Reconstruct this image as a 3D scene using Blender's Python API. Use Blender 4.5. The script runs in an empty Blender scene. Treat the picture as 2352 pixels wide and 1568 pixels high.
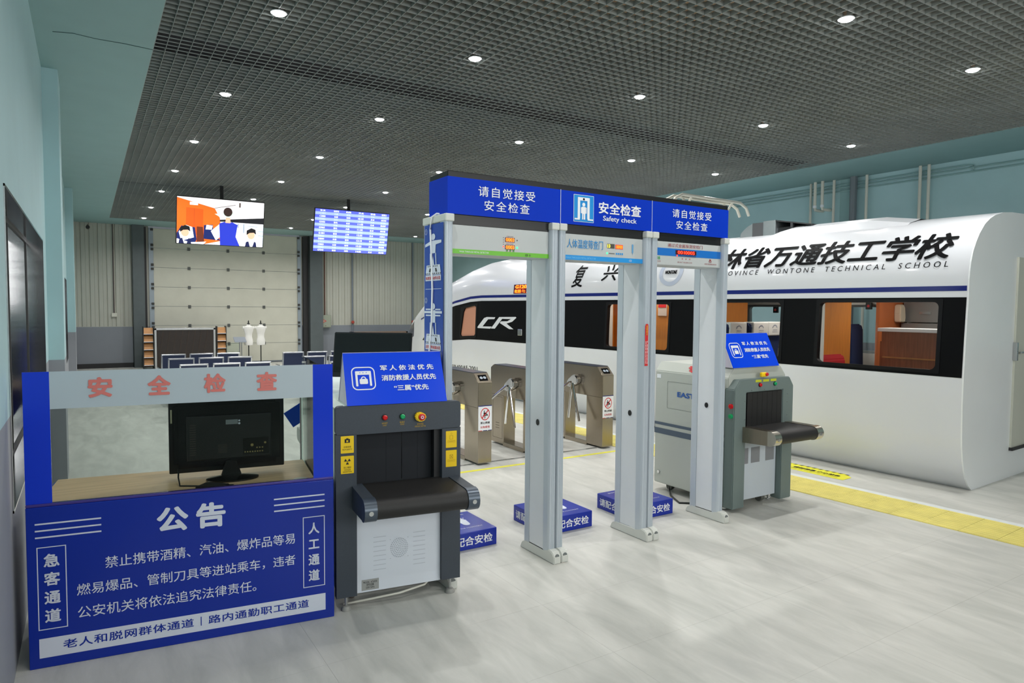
import bpy, bmesh, math, random
from mathutils import Vector, Matrix
random.seed(7)
PI = math.pi
C = bpy.context.scene.collection
sc = bpy.context.scene
R = math.radians

# ---------------------------------------------------------------- camera
yaw, pitch, roll, H = R(32.2), R(-2.85), R(.43), 1.64
fw = Vector((math.sin(yaw)*math.cos(pitch), math.cos(yaw)*math.cos(pitch), math.sin(pitch)))
r0 = Vector((math.cos(yaw), -math.sin(yaw), 0)); u0 = r0.cross(fw)
rr = r0*math.cos(roll)+u0*math.sin(roll); uu = rr.cross(fw)
cam = bpy.data.cameras.new('camera'); co = bpy.data.objects.new('camera', cam); C.objects.link(co)
co.matrix_world = Matrix(((rr.x, uu.x, -fw.x, 0), (rr.y, uu.y, -fw.y, 0), (rr.z, uu.z, -fw.z, H), (0, 0, 0, 1)))
cam.sensor_width = 36; cam.lens = 1550*36/2352; cam.clip_start = .05; cam.clip_end = 100
sc.camera = co
# ---------------------------------------------------------------- world, exposure
w = bpy.data.worlds.new('world'); sc.world = w; w.use_nodes = True
w.node_tree.nodes['Background'].inputs[0].default_value = (.75, .85, .9, 1)
w.node_tree.nodes['Background'].inputs[1].default_value = .15
sc.view_settings.view_transform = 'Standard'; sc.view_settings.look = 'None'
sc.view_settings.gamma = 1; sc.view_settings.use_curve_mapping = False
sc.view_settings.exposure = 0.13
sc.cycles.max_bounces = 8; sc.cycles.diffuse_bounces = 5; sc.cycles.glossy_bounces = 4
sc.cycles.transmission_bounces = 6; sc.cycles.sample_clamp_indirect = 4
sc.cycles.caustics_reflective = False; sc.cycles.caustics_refractive = False
LAMP_W = 9.6
# soft fill added behind the viewer to brighten surfaces facing the camera
wf = bpy.data.lights.new('front_fill', 'AREA'); wf.shape = 'RECTANGLE'; wf.size = 6.5; wf.size_y = 1.6; wf.energy = 160; wf.color = (1, .985, .965)
wo = bpy.data.objects.new('front_fill', wf); C.objects.link(wo); wo.location = (3.6, -2.8, 2.4); wo.rotation_euler = (R(90), 0, 0)
ws_ = bpy.data.lights.new('side_room_fill', 'AREA'); ws_.shape = 'RECTANGLE'; ws_.size = 2.6; ws_.size_y = 1.2; ws_.energy = 100; ws_.color = (1, 1, .98)  # fill added in the side room to brighten scanner and gate sides
wo2 = bpy.data.objects.new('side_room_fill', ws_); C.objects.link(wo2); wo2.location = (-3.2, 5.0, 1.7); wo2.rotation_euler = (R(90), 0, R(-90))

# ---------------------------------------------------------------- materials
def s2l(c): return tuple((x/12.92 if x <= .04045 else ((x+.055)/1.055)**2.4) for x in c)
def rgb(r, g, b): return s2l((r/255, g/255, b/255))+(1,)
MATS = {}
def mat(name, col, rough=.5, metal=0, noise=0, nscale=6, spec=.5, emit=0, trans=0, alpha=1, bump=0, bscale=80, coat=0, stretch=None, aniso=0):
    if name in MATS: return MATS[name]
    m = bpy.data.materials.new(name); m.use_nodes = True; nt = m.node_tree; b = nt.nodes['Principled BSDF']
    c = rgb(*col); b.inputs['Base Color'].default_value = c
    b.inputs['Roughness'].default_value = rough; b.inputs['Metallic'].default_value = metal
    b.inputs['Specular IOR Level'].default_value = spec
    if coat: b.inputs['Coat Weight'].default_value = coat; b.inputs['Coat Roughness'].default_value = .08
    if emit: b.inputs['Emission Color'].default_value = c; b.inputs['Emission Strength'].default_value = emit
    if trans: b.inputs['Transmission Weight'].default_value = trans; b.inputs['IOR'].default_value = 1.1
    if alpha < 1: b.inputs['Alpha'].default_value = alpha
    if noise or bump:
        g = nt.nodes.new('ShaderNodeNewGeometry')
        mp = nt.nodes.new('ShaderNodeMapping'); nt.links.new(g.outputs['Position'], mp.inputs['Vector'])
        if stretch: mp.inputs['Scale'].default_value = stretch
    if noise:
        n = nt.nodes.new('ShaderNodeTexNoise'); n.inputs['Scale'].default_value = nscale; n.inputs['Detail'].default_value = 6
        nt.links.new(mp.outputs[0], n.inputs['Vector'])
        rp = nt.nodes.new('ShaderNodeValToRGB'); nt.links.new(n.outputs['Fac'], rp.inputs[0])
        e = rp.color_ramp.elements; e[0].position = .3; e[1].position = .7
        e[0].color = tuple(x*(1-noise) for x in c[:3])+(1,); e[1].color = tuple(min(1, x*(1+noise)) for x in c[:3])+(1,)
        nt.links.new(rp.outputs[0], b.inputs['Base Color'])
    if bump:
        n2 = nt.nodes.new('ShaderNodeTexNoise'); n2.inputs['Scale'].default_value = bscale; n2.inputs['Detail'].default_value = 3
        nt.links.new(mp.outputs[0], n2.inputs['Vector'])
        bp = nt.nodes.new('ShaderNodeBump'); bp.inputs['Strength'].default_value = bump; bp.inputs['Distance'].default_value = .01
        nt.links.new(n2.outputs['Fac'], bp.inputs['Height']); nt.links.new(bp.outputs[0], b.inputs['Normal'])
    MATS[name] = m; return m

def glassmat(name, tint, refl=.12, rough=.02):
    """thin sheet: mostly see-through, a little mirror reflection by fresnel"""
    m = bpy.data.materials.new(name); m.use_nodes = True; nt = m.node_tree; nt.nodes.clear()
    o = nt.nodes.new('ShaderNodeOutputMaterial'); t = nt.nodes.new('ShaderNodeBsdfTransparent'); g = nt.nodes.new('ShaderNodeBsdfGlossy')
    mx = nt.nodes.new('ShaderNodeMixShader'); lw = nt.nodes.new('ShaderNodeLayerWeight'); lw.inputs[0].default_value = refl
    t.inputs[0].default_value = tint+(1,); g.inputs['Roughness'].default_value = rough
    nt.links.new(lw.outputs['Fresnel'], mx.inputs[0]); nt.links.new(t.outputs[0], mx.inputs[1]); nt.links.new(g.outputs[0], mx.inputs[2])
    nt.links.new(mx.outputs[0], o.inputs[0]); MATS[name] = m; return m

def wallmat(name, top, low, zsplit, rough=.6):
    """paint in two colours, wainscot line at zsplit (a painted line, part of the wall itself)"""
    m = bpy.data.materials.new(name); m.use_nodes = True; nt = m.node_tree; b = nt.nodes['Principled BSDF']
    g = nt.nodes.new('ShaderNodeNewGeometry'); s = nt.nodes.new('ShaderNodeSeparateXYZ'); nt.links.new(g.outputs['Position'], s.inputs[0])
    gt = nt.nodes.new('ShaderNodeMath'); gt.operation = 'GREATER_THAN'; gt.inputs[1].default_value = zsplit; nt.links.new(s.outputs[2], gt.inputs[0])
    n = nt.nodes.new('ShaderNodeTexNoise'); n.inputs['Scale'].default_value = 2.5; n.inputs['Detail'].default_value = 5; nt.links.new(g.outputs['Position'], n.inputs['Vector'])
    mr = nt.nodes.new('ShaderNodeMapRange'); mr.inputs[3].default_value = .92; mr.inputs[4].default_value = 1.06; nt.links.new(n.outputs['Fac'], mr.inputs[0])
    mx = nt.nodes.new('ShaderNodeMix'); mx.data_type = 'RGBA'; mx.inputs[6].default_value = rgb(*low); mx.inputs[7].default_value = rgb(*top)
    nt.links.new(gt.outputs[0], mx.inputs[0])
    ml = nt.nodes.new('ShaderNodeVectorMath'); ml.operation = 'SCALE'; nt.links.new(mx.outputs[2], ml.inputs[0]); nt.links.new(mr.outputs[0], ml.inputs['Scale'])
    nt.links.new(ml.outputs[0], b.inputs['Base Color']); b.inputs['Roughness'].default_value = rough
    MATS[name] = m; return m

def floormat():
    m = bpy.data.materials.new('vinyl_floor'); m.use_nodes = True; nt = m.node_tree; b = nt.nodes['Principled BSDF']
    g = nt.nodes.new('ShaderNodeNewGeometry')
    mp = nt.nodes.new('ShaderNodeMapping'); mp.inputs['Rotation'].default_value = (0, 0, R(-38)); mp.inputs['Scale'].default_value = (3.2, .8, 1)
    nt.links.new(g.outputs['Position'], mp.inputs[0])
    n = nt.nodes.new('ShaderNodeTexNoise'); n.inputs['Scale'].default_value = 2.2; n.inputs['Detail'].default_value = 9; n.inputs['Roughness'].default_value = .62
    n.inputs['Distortion'].default_value = .6
    nt.links.new(mp.outputs[0], n.inputs['Vector'])
    rp = nt.nodes.new('ShaderNodeValToRGB'); e = rp.color_ramp.elements
    e[0].position = .28; e[0].color = rgb(178, 179, 173); e[1].position = .74; e[1].color = rgb(210, 209, 203)
    nt.links.new(n.outputs['Fac'], rp.inputs[0])
    n2 = nt.nodes.new('ShaderNodeTexNoise'); n2.inputs['Scale'].default_value = .7; n2.inputs['Detail'].default_value = 2; nt.links.new(g.outputs['Position'], n2.inputs['Vector'])
    mr = nt.nodes.new('ShaderNodeMapRange'); mr.inputs[3].default_value = .9; mr.inputs[4].default_value = 1.06; nt.links.new(n2.outputs['Fac'], mr.inputs[0])
    ml = nt.nodes.new('ShaderNodeVectorMath'); ml.operation = 'SCALE'; nt.links.new(rp.outputs[0], ml.inputs[0]); nt.links.new(mr.outputs[0], ml.inputs['Scale'])
    nt.links.new(ml.outputs[0], b.inputs['Base Color'])
    mr2 = nt.nodes.new('ShaderNodeMapRange'); mr2.inputs[3].default_value = .34; mr2.inputs[4].default_value = .5; nt.links.new(n.outputs['Fac'], mr2.inputs[0])
    nt.links.new(mr2.outputs[0], b.inputs['Roughness']); b.inputs['Specular IOR Level'].default_value = .35
    MATS['floor'] = m; return m

TEAL = mat('teal_paint', (140, 172, 172), .6, noise=.03, nscale=3)
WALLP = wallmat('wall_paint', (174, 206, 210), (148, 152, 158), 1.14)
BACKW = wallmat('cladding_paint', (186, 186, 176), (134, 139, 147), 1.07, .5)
FLOOR = floormat()
GRID = mat('grid_metal', (144, 150, 147), .5, .1, noise=.08, nscale=2)
SLAB = mat('lit_concrete', (190, 160, 132), .9, noise=.1)  # peach tint stands in for light on the slab above the grid
BEAMM = mat('shaded_concrete', (30, 30, 36), .9)  # near-black stands in for the shade seen through the ceiling bands
BLUEH = mat('header_blue', (0, 52, 186), .45, spec=.12)
BLUET = mat('tent_blue', (0, 66, 222), .3, spec=.2)
BLUEB = mat('booth_blue', (10, 44, 154), .22, spec=.3, coat=.15)
BLUEB2 = mat('booth_blue_upper', (14, 56, 206), .22, spec=.3, coat=.15)
BLUEP = mat('poster_blue', (26, 66, 160), .3)
BOXB = mat('box_blue', (16, 44, 158), .22, spec=.4, coat=.1, noise=.06, nscale=9)
NAVY = mat('stripe_navy', (8, 26, 112), .25)
BLACKG = mat('black_gloss', (8, 9, 11), .12)
BLACK = mat('black_plastic', (16, 18, 20), .35)
BLACKM = mat('black_rubber', (26, 25, 25), .55, bump=.15, bscale=300)
WHITE = mat('white_print', (236, 238, 242), .4)
WHITEV = mat('white_vinyl', (212, 218, 232), .4)
REDP = mat('red_print', (206, 36, 40), .45)
SALMON = mat('salmon_film', (216, 120, 112), .5)
GRAYG = mat('gate_grey', (220, 223, 227), .42, noise=.015, nscale=8)
GRAYA = mat('gate_aluminium', (192, 200, 208), .35, .15)
CAPM = mat('cap_plastic', (206, 208, 202), .45)
CHAR = mat('scanner_charcoal', (56, 64, 74), .5, noise=.05, nscale=120, bump=.1, bscale=400)
SCGREEN = mat('scanner_pale_green', (208, 222, 214), .4)
SCWHITE = mat('scanner_white_panel', (222, 228, 238), .4)
SCGREY = mat('scanner_body_grey', (184, 188, 180), .45)
SCARCH = mat('scanner_arch_grey', (108, 122, 120), .5)
STEEL = mat('brushed_steel', (164, 154, 138), .25, .95, noise=.05, nscale=4, stretch=(60, 60, 1))
CHROME = mat('chrome', (225, 225, 225), .08, 1)
ALU = mat('aluminium', (190, 192, 192), .25, .9)
TRAINW = mat('train_white', (214, 217, 222), .28, coat=.35, noise=.012, nscale=1.2)
TRAINE = mat('train_end_white', (232, 236, 238), .3, coat=.2, noise=.02, nscale=2)
YEL = mat('tactile_yellow', (218, 206, 116), .55, noise=.1, nscale=7)
YELT = mat('tape_yellow', (226, 220, 70), .5, noise=.08, nscale=20)
YELL = mat('label_yellow', (244, 204, 8), .4)
WOOD = mat('wood_laminate', (208, 174, 138), .4, noise=.16, nscale=2.2, stretch=(1, 26, 1))
WOODB = mat('rack_wood', (184, 130, 76), .5, noise=.1, nscale=14)
ORW = mat('orange_wood', (206, 128, 48), .45, noise=.1, nscale=5, stretch=(14, 14, 1))
BRW = mat('counter_wood', (150, 92, 60), .4, noise=.2, nscale=4, stretch=(14, 14, 1))
SEATN = mat('bench_navy', (40, 52, 84), .55, bump=.2, bscale=500)
SEATB = mat('train_seat_blue', (28, 44, 92), .8)
SEATR = mat('red_fabric', (176, 12, 26), .85)
COVER = mat('headrest_cover', (226, 226, 222), .8)
COLM = mat('column_grey', (86, 94, 96), .5, noise=.06)
DOORM = mat('roller_door_cream', (204, 202, 188), .5, noise=.04, nscale=3)
DARK = mat('dark_metal', (40, 40, 42), .5)
CREAM = mat('pipe_cream', (214, 212, 200), .45)
CABM = mat('cabinet_brown', (36, 26, 20), .3, noise=.25, nscale=20)
TORSO = mat('dress_form_white', (236, 234, 230), .8)
GLASSC = glassmat('clear_glass', (.93, .97, .95), .14)
GLASSB = glassmat('booth_glass', (.77, .81, .79), .12)
GLASST = glassmat('train_glass', (.82, .84, .84), .16)
FROST = mat('frosted_film', (188, 200, 208), .35, alpha=.9)
ACM = mat('duct_steel', (176, 184, 186), .35, .7, noise=.08, nscale=5)
LEDO = mat('led_orange', (255, 110, 24), .5, emit=3)
LEDR = mat('led_red', (255, 50, 30), .5, emit=3)
LEDG = mat('led_green', (40, 255, 120), .5, emit=3)
LEDY = mat('led_yellow', (255, 240, 60), .5, emit=3)
DISP = mat('display_window', (70, 20, 16), .3)
GREENB = mat('green_band', (106, 186, 40), .4)
CYANB = mat('cyan_band', (24, 146, 220), .4)
LAMPM = mat('lamp_lens', (255, 255, 255), .4, emit=30)

# ---------------------------------------------------------------- mesh builder
class MB:
    def __init__(s, M=None): s.bm = bmesh.new(); s.M = M or Matrix()
    def _v(s, p): return s.bm.verts.new(s.M @ Vector(p))
    def poly(s, pts):
        try: s.bm.faces.new([s._v(p) for p in pts])
        except ValueError: pass
        return s
    def box(s, x0, y0, z0, x1, y1, z1, bev=0, seg=2):
        bm = bmesh.new()
        v = [bm.verts.new(p) for p in ((x0, y0, z0), (x1, y0, z0), (x1, y1, z0), (x0, y1, z0), (x0, y0, z1), (x1, y0, z1), (x1, y1, z1), (x0, y1, z1))]
        for f in ((3, 2, 1, 0), (4, 5, 6, 7), (0, 1, 5, 4), (1, 2, 6, 5), (2, 3, 7, 6), (3, 0, 4, 7)): bm.faces.new([v[i] for i in f])
        if bev: bmesh.ops.bevel(bm, geom=bm.edges[:], offset=bev, segments=seg, affect='EDGES', profile=.5)
        s.merge(bm); return s
    def merge(s, bm, M=None):
        mm = s.M @ M if M is not None else s.M
        mp = {}
        for v in bm.verts: mp[v] = s.bm.verts.new(mm @ v.co)
        for f in bm.faces:
            try: s.bm.faces.new([mp[v] for v in f.verts])
            except ValueError: pass
        bm.free()
    def prism(s, pts, axis, a, b, bev=0):
        """pts 2-D outline, extruded along axis ('x': pts=(y,z); 'y': pts=(x,z); 'z': pts=(x,y)) from a to b"""
        def P(p, t): return {'x': (t, p[0], p[1]), 'y': (p[0], t, p[1]), 'z': (p[0], p[1], t)}[axis]
        bm = bmesh.new()
        A = [bm.verts.new(P(p, a)) for p in pts]; B = [bm.verts.new(P(p, b)) for p in pts]; n = len(pts)
        bm.faces.new(A); bm.faces.new(B[::-1])
        for i in range(n): bm.faces.new((A[i], B[i], B[(i+1) % n], A[(i+1) % n]))
        bmesh.ops.recalc_face_normals(bm, faces=bm.faces[:])
        if bev: bmesh.ops.bevel(bm, geom=bm.edges[:], offset=bev, segments=2, affect='EDGES')
        s.merge(bm); return s
    def tube(s, path, r, n=10, cap=True, r2=None):
        path = [Vector(p) for p in path]; rings = []
        for i, p in enumerate(path):
            if i == 0: d = path[1]-p
            elif i == len(path)-1: d = p-path[-2]
            else: d = (path[i+1]-path[i]).normalized()+(p-path[i-1]).normalized()
            d.normalize(); a = Vector((0, 0, 1)) if abs(d.z) < .9 else Vector((1, 0, 0))
            e1 = d.cross(a).normalized(); e2 = d.cross(e1)
            rad = r if r2 is None else r+(r2-r)*i/(len(path)-1)
            rings.append([s._v(p+e1*math.cos(2*PI*k/n)*rad+e2*math.sin(2*PI*k/n)*rad) for k in range(n)])
        for a, b in zip(rings, rings[1:]):
            for k in range(n): s.bm.faces.new((a[k], a[(k+1) % n], b[(k+1) % n], b[k]))
        if cap: s.bm.faces.new(rings[0][::-1]); s.bm.faces.new(rings[-1])
        return s
    def lathe(s, prof, c=(0, 0, 0), n=24, axis='z', sx=1, sy=1):
        rings = []
        for r, h in prof:
            ring = []
            for k in range(n):
                a = 2*PI*k/n; x, y = r*math.cos(a)*sx, r*math.sin(a)*sy
                p = {'z': (x, y, h), 'y': (x, h, y), 'x': (h, x, y)}[axis]
                ring.append(s._v((p[0]+c[0], p[1]+c[1], p[2]+c[2])))
            rings.append(ring)
        for a, b in zip(rings, rings[1:]):
            for k in range(n): s.bm.faces.new((a[k], a[(k+1) % n], b[(k+1) % n], b[k]))
        s.bm.faces.new(rings[0][::-1]); s.bm.faces.new(rings[-1]); return s
    def build(s, name, m, parent=None, smooth=False, recalc=True):
        if recalc: bmesh.ops.recalc_face_normals(s.bm, faces=s.bm.faces[:])
        me = bpy.data.meshes.new(name); s.bm.to_mesh(me); s.bm.free(); me.materials.append(m)
        o = bpy.data.objects.new(name, me); C.objects.link(o); o.parent = parent
        if smooth:
            for p in me.polygons: p.use_smooth = True
            try: me.set_sharp_from_angle(angle=R(35))
            except Exception: pass
        return o

def tag(o, label=None, cat=None, group=None, kind=None):
    if label: o['label'] = label
    if cat: o['category'] = cat
    if group: o['group'] = group
    if kind: o['kind'] = kind
    return o
def empty(name, loc, rz=0, **k):
    o = bpy.data.objects.new(name, None); C.objects.link(o); o.location = loc; o.rotation_euler = (0, 0, R(rz)); o.empty_display_size = .1
    return tag(o, **k)
def struct(o): o['kind'] = 'structure'; return o
def copy_tree(o, parent=None):
    c = o.copy(); C.objects.link(c); c.parent = parent
    for ch in list(o.children): copy_tree(ch, c)
    return c
def dup(o, loc, rz=None, label=None):
    c = copy_tree(o); c.location = loc
    if rz is not None: c.rotation_euler = (0, 0, R(rz))
    if label: c['label'] = label
    return c

def rrect(x0, y0, x1, y1, r, n=6):
    pts = []
    for cx, cy, a0 in ((x1-r, y1-r, 0), (x0+r, y1-r, 90), (x0+r, y0+r, 180), (x1-r, y0+r, 270)):
        for k in range(n+1): a = R(a0+90*k/n); pts.append((cx+r*math.cos(a), cy+r*math.sin(a)))
    return pts
def circ(cx, cy, r, n=24, sy=1): return [(cx+r*math.cos(2*PI*k/n), cy+sy*r*math.sin(2*PI*k/n)) for k in range(n)]

# text -> mesh, fitted to a box in a plane given by origin, x dir, y dir
def text_bm(s, bold=0, spacing=1, line=1, shear=0, align='CENTER'):
    cu = bpy.data.curves.new('t', 'FONT'); cu.body = s; cu.size = 1; cu.space_character = spacing; cu.space_line = line
    cu.shear = shear; cu.align_x = align; cu.fill_mode = 'FRONT'; cu.resolution_u = 3
    ob = bpy.data.objects.new('t', cu); C.objects.link(ob)
    dg = bpy.context.evaluated_depsgraph_get(); dg.update()
    me = bpy.data.meshes.new_from_object(ob.evaluated_get(dg))
    bm = bmesh.new()
    if bold > 0:
        for qi, (dx, dy) in enumerate(((-1, -1), (1, -1), (-1, 1), (1, 1)) if bold < .02 else [(1.3*math.cos(q*PI/4), 1.3*math.sin(q*PI/4)) for q in range(8)]):
            n0 = len(bm.verts); bm.from_mesh(me); bm.verts.ensure_lookup_table()
            for v in bm.verts[n0:]: v.co += Vector((dx*bold, dy*bold, qi*.00025))
    else: bm.from_mesh(me)
    bpy.data.meshes.remove(me); bpy.data.objects.remove(ob); bpy.data.curves.remove(cu)
    return bm
def fit(bm, w, h):
    xs = [v.co.x for v in bm.verts]; ys = [v.co.y for v in bm.verts]
    x0, x1, y0, y1 = min(xs), max(xs), min(ys), max(ys)
    kx = w/(x1-x0); ky = h/(y1-y0) if h else kx
    for v in bm.verts: v.co = Vector(((v.co.x-(x0+x1)/2)*kx, (v.co.y-(y0+y1)/2)*ky, v.co.z))
class Plane:
    """a printable plane: origin, x and y directions, parent; put() places text or polygons slightly proud of it"""
    def __init__(s, o, ex, ey, parent): s.o = Vector(o); s.ex = Vector(ex).normalized(); s.ey = Vector(ey).normalized(); s.n = s.ex.cross(s.ey); s.p = parent
    def M(s, x, y, off): 
        m = Matrix((s.ex, s.ey, s.n)).transposed().to_4x4(); m.translation = s.o+s.ex*x+s.ey*y+s.n*off; return m
    def text(s, t, cx, cy, w, h, m, bold=.012, off=.0015, name='lettering', **k):
        bm = text_bm(t, bold, **k); 
        if not bm.verts: bm.free(); return
        fit(bm, w, h); b = MB(); b.merge(bm, s.M(cx, cy, off)); return b.build(name, m, s.p, recalc=False)
    def polys(s, lst, m, off=.001, name='print'):
        b = MB(s.M(0, 0, off))
        for i_, pts in enumerate(lst): b.poly([(x, y, i_*(.00025 if i_ < 6 else .00004)) for x, y in pts])
        return b.build(name, m, s.p, recalc=False)
    def ring(s, outer, inner, m, off=.001, name='print'):
        b = MB(s.M(0, 0, off)); n = len(outer)
        for i in range(n):
            j = (i+1) % n; b.poly([(outer[i][0], outer[i][1], 0), (outer[j][0], outer[j][1], 0), (inner[j][0], inner[j][1], 0), (inner[i][0], inner[i][1], 0)])
        return b.build(name, m, s.p, recalc=False)
def rect(x0, y0, x1, y1): return [(x0, y0), (x1, y0), (x1, y1), (x0, y1)]

# ================================================================ SETTING
ZC = 3.73
XL, XR, YB, YF = -.3, 10.3, 20.4, -3.0
# floor: slab plus laid vinyl tiles
fl = struct(MB().box(XL-.4, YF, -.2, XR+.3, YB+.3, -.0025).build('floor', FLOOR))
tm = MB().box(0, 0, -.006, 1.1993, .5993, 0, 0).build('tile', FLOOR, fl)
first = True
for i in range(6):
    for j in range(36):
        x, y = XL+i*1.2, -1.2+.6*j
        if first: o = tm; first = False
        else: o = tm.copy(); C.objects.link(o)
        o.location = (x, y, 0)
fx = MB(); fx.box(XL+7.2, YF, -.006, XR, YB, 0); fx.box(XL, YF, -.006, XL+7.2, -1.2, 0); fx.build('floor_sheet', FLOOR, fl)

def holed_wall(name, m, x0, x1, ys, zs, holes, parent=None):
    """wall slab between x0..x1 as a grid with cells left open"""
    b = MB()
    for a, c in zip(ys, ys[1:]):
        for d, e in zip(zs, zs[1:]):
            if any(h[0] <= a+1e-6 and c <= h[1]+1e-6 and h[2] <= d+1e-6 and e <= h[3]+1e-6 for h in holes): continue
            b.box(x0, a, d, x1, c, e)
    return b.build(name, m, parent)
O1 = (3.72, 6.8, .70, 2.17); O2 = (12.3, 14.35, .68, 2.08); O3 = (17.4, 19.4, .0, 2.05)
ys = sorted({YF, YB, O1[0], O1[1], O2[0], O2[1], O3[0], O3[1]}); zs = sorted({0, .68, .70, 2.05, 2.08, 2.17, 4.6})
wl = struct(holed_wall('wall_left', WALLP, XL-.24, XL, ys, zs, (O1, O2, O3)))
pl = MB(); pl.box(XL, 7.35, 0, XL+.12, 7.95, ZC); pl.box(XL, 14.6, 0, XL+.12, 15.2, ZC); pl.build('pilaster', WALLP, wl)
for n, O in enumerate((O1, O2, O3)):
    nm = 'window_%d' % (n+1) if n < 2 else 'door_1'
    w_ = struct(empty(nm, (XL-.12, (O[0]+O[1])/2, O[2])))
    y0, y1, z1 = -(O[1]-O[0])/2, (O[1]-O[0])/2, O[3]-O[2]
    f = MB(); t = .012
    f.box(-.13, y1-t, 0, .125, y1, z1).box(-.13, y0, 0, .125, y0+t, z1).box(-.13, y0, z1-t, .125, y1, z1)
    if n < 2: f.box(-.13, y0, 0, .125, y1, t)
    f.build('reveal', mat('polished_reveal', (190, 190, 192), .1, 1, noise=.1, nscale=3, stretch=(1, 1, 8)), w_)
    MB().box(-.006, y0, 0, .006, y1, z1).build('pane', GLASSC, w_)
    g = MB()
    for yy in ((y0+y1)/2,): g.box(-.012, yy-.01, 0, .012, yy+.01, z1)
    g.box(-.014, y0, 0, .014, y1, .03); g.box(-.014, y0, z1-.03, .014, y1, z1); g.box(-.014, y1-.025, 0, .014, y1-.01, z1)
    g.build('glazing_bar', DARK, w_)
# dim room beyond the openings of the left wall
sr = MB(); sr.box(XL-3.2, YF, 0, XL-3.0, YB, 4.0); sr.box(XL-3.2, YF, 3.0, XL-.24, YB, 3.1); sr.box(XL-3.2, YF, -.1, XL-.4, YB, 0)
sr.box(XL-3.2, YF-.1, 0, XL-.24, YF, 4); sr.box(XL-3.2, YB, 0, XL-.24, YB+.1, 4)
struct(sr.build('wall_side_room', mat('side_room_paint', (150, 165, 155), .4)))

# soffit, grid ceiling, slab
X0, X1, Y1 = .50, 9.02, 19.0
so = MB(); so.box(XL-.1, YF, ZC, X0, YB, ZC+.5); so.box(X1, YF, ZC, XR+.1, YB, ZC+.5); so.box(X0, Y1, ZC, X1, YB, ZC+.5); so.box(X0, YF, ZC, X1, -2.4, ZC+.5)
struct(so.build('trim_1', TEAL))
cr = MB().tube([(-.18, 6.36, ZC), (-.05, 6.31, ZC-.001), (.1, 6.34, ZC), (.3, 6.33, ZC-.001), (.5, 6.35, ZC)], .004, 5); 
cr.build('crack', mat('crack_dark', (58, 84, 84), .9), bpy.data.objects['trim_1'])
ce = struct(MB().box(XL-.1, YF, 4.6, XR+.1, YB, 4.7).build('ceiling', SLAB))
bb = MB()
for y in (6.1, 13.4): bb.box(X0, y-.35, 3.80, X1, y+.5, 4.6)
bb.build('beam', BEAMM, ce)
P_ = .0857; HB = .037; TB = .004; BANDS = ((6.0, 6.36), (13.3, 13.62))
def inband(y): return any(a <= y <= b for a, b in BANDS)
# blades running in depth: tall blades, notched shallow at the two bands
prof = []; ylist = [(.9, HB)]
pts = [(.9, ZC), (Y1, ZC)]
top = [(Y1, ZC+HB)]
for a, b in sorted(BANDS, reverse=True): top += [(b, ZC+HB), (b, ZC+.008), (a, ZC+.008), (a, ZC+HB)]
top += [(.9, ZC+HB)]
bx = MB().prism(pts+top, 'x', 0, TB).build('blade', GRID, ce)
nx = int((X1-X0)/P_)
for i in range(nx+1):
    o = bx if i == 0 else bx.copy()
    if i: C.objects.link(o)
    o.location = (X0+i*P_, 0, 0)
cb = MB().box(X0, 0, 0, X1, TB, HB).build('blade', GRID, ce); cs = MB().box(X0, 0, 0, X1, TB, .008).build('blade', GRID, ce)
cb.location = (0, 0.95, ZC); cs.location = (0, BANDS[0][0]+.03, ZC); cnt = nx+3; y = .95+P_; far = MB(); usedcs = False
while y < Y1:
    sh = inband(y)
    if cnt < 298:
        src = cs if sh else cb
        if sh and not usedcs: usedcs = True; cs.location = (0, y, ZC)
        else:
            o = src.copy(); C.objects.link(o); o.location = (0, y, ZC); cnt += 1
    else: far.box(X0, y, ZC, X1, y+TB, ZC+(.008 if sh else HB))
    y += P_
o = far.build('far_blades', GRID, ce); o['kind'] = 'stuff'
# grid over the part behind the camera (never in frame, keeps the light right)
nb = MB()
for i in range(0, nx+1, 2): nb.box(X0+i*P_, -2.4, ZC, X0+i*P_+TB*2, .9, ZC+HB)
for k in range(20): nb.box(X0, -2.4+k*.17, ZC, X1, -2.4+k*.17+TB*2, ZC+HB)
o = nb.build('rear_blades', GRID, ce); o['kind'] = 'stuff'

# right wall with pipes, front wall behind the camera
wr = struct(MB().box(XR, YF, 0, XR+.2, YB, 4.6).build('wall_right', WALLP))
struct(MB().box(XL-.1, YF-.2, 0, XR+.1, YF, 4.6).build('wall_front', WALLP))
def pipe_thing(pts, r, m, label, name='wall_pipe', cat='pipe', group=None):
    return tag(MB().tube(pts, r, 10).build(name, m, smooth=True), label, cat, group)
px = XR-.07
for y, lab in ((6.95, 'thin cream pipe on teal wall behind train, just left of the two short white stubs'), (6.54, 'thin cream pipe on teal wall between white stubs and thick grey pipe'),
               (6.0, 'thin cream pipe on teal wall just right of the thick grey pipe'), (5.21, 'left of the close pair of cream pipes above the train roof'), (5.09, 'right of the close pair of cream pipes above the train roof'),
               (11.6, 'cream pipe on teal wall seen through the left metal detector gate'), (11.05, 'second cream pipe on teal wall seen through the left gate')):
    pipe_thing([(px, y, 0), (px, y, ZC)], .021, CREAM, lab)
pipe_thing([(px-.02, 6.2, 0), (px-.02, 6.2, ZC)], .052, mat('pipe_grey', (112, 120, 126), .5), 'thick dark grey vertical pipe on teal wall behind the train')
for y, lab in ((6.82, 'left short white pipe stub ending in an elbow on teal wall'), (6.69, 'right short white pipe stub ending in an elbow on teal wall')):
    t = tag(MB().tube([(px-.08, y, ZC), (px-.08, y, 3.33), (px-.06, y, 3.28), (px, y-.03, 3.27), (XR, y-.06, 3.27)], .024, 10).build('pipe_stub', CREAM, smooth=True), lab, 'pipe')
    MB().lathe([(.03, 0), (.03, .04)], (px-.08, y, 3.31)).build('elbow', WHITE, t, smooth=True)
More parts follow.
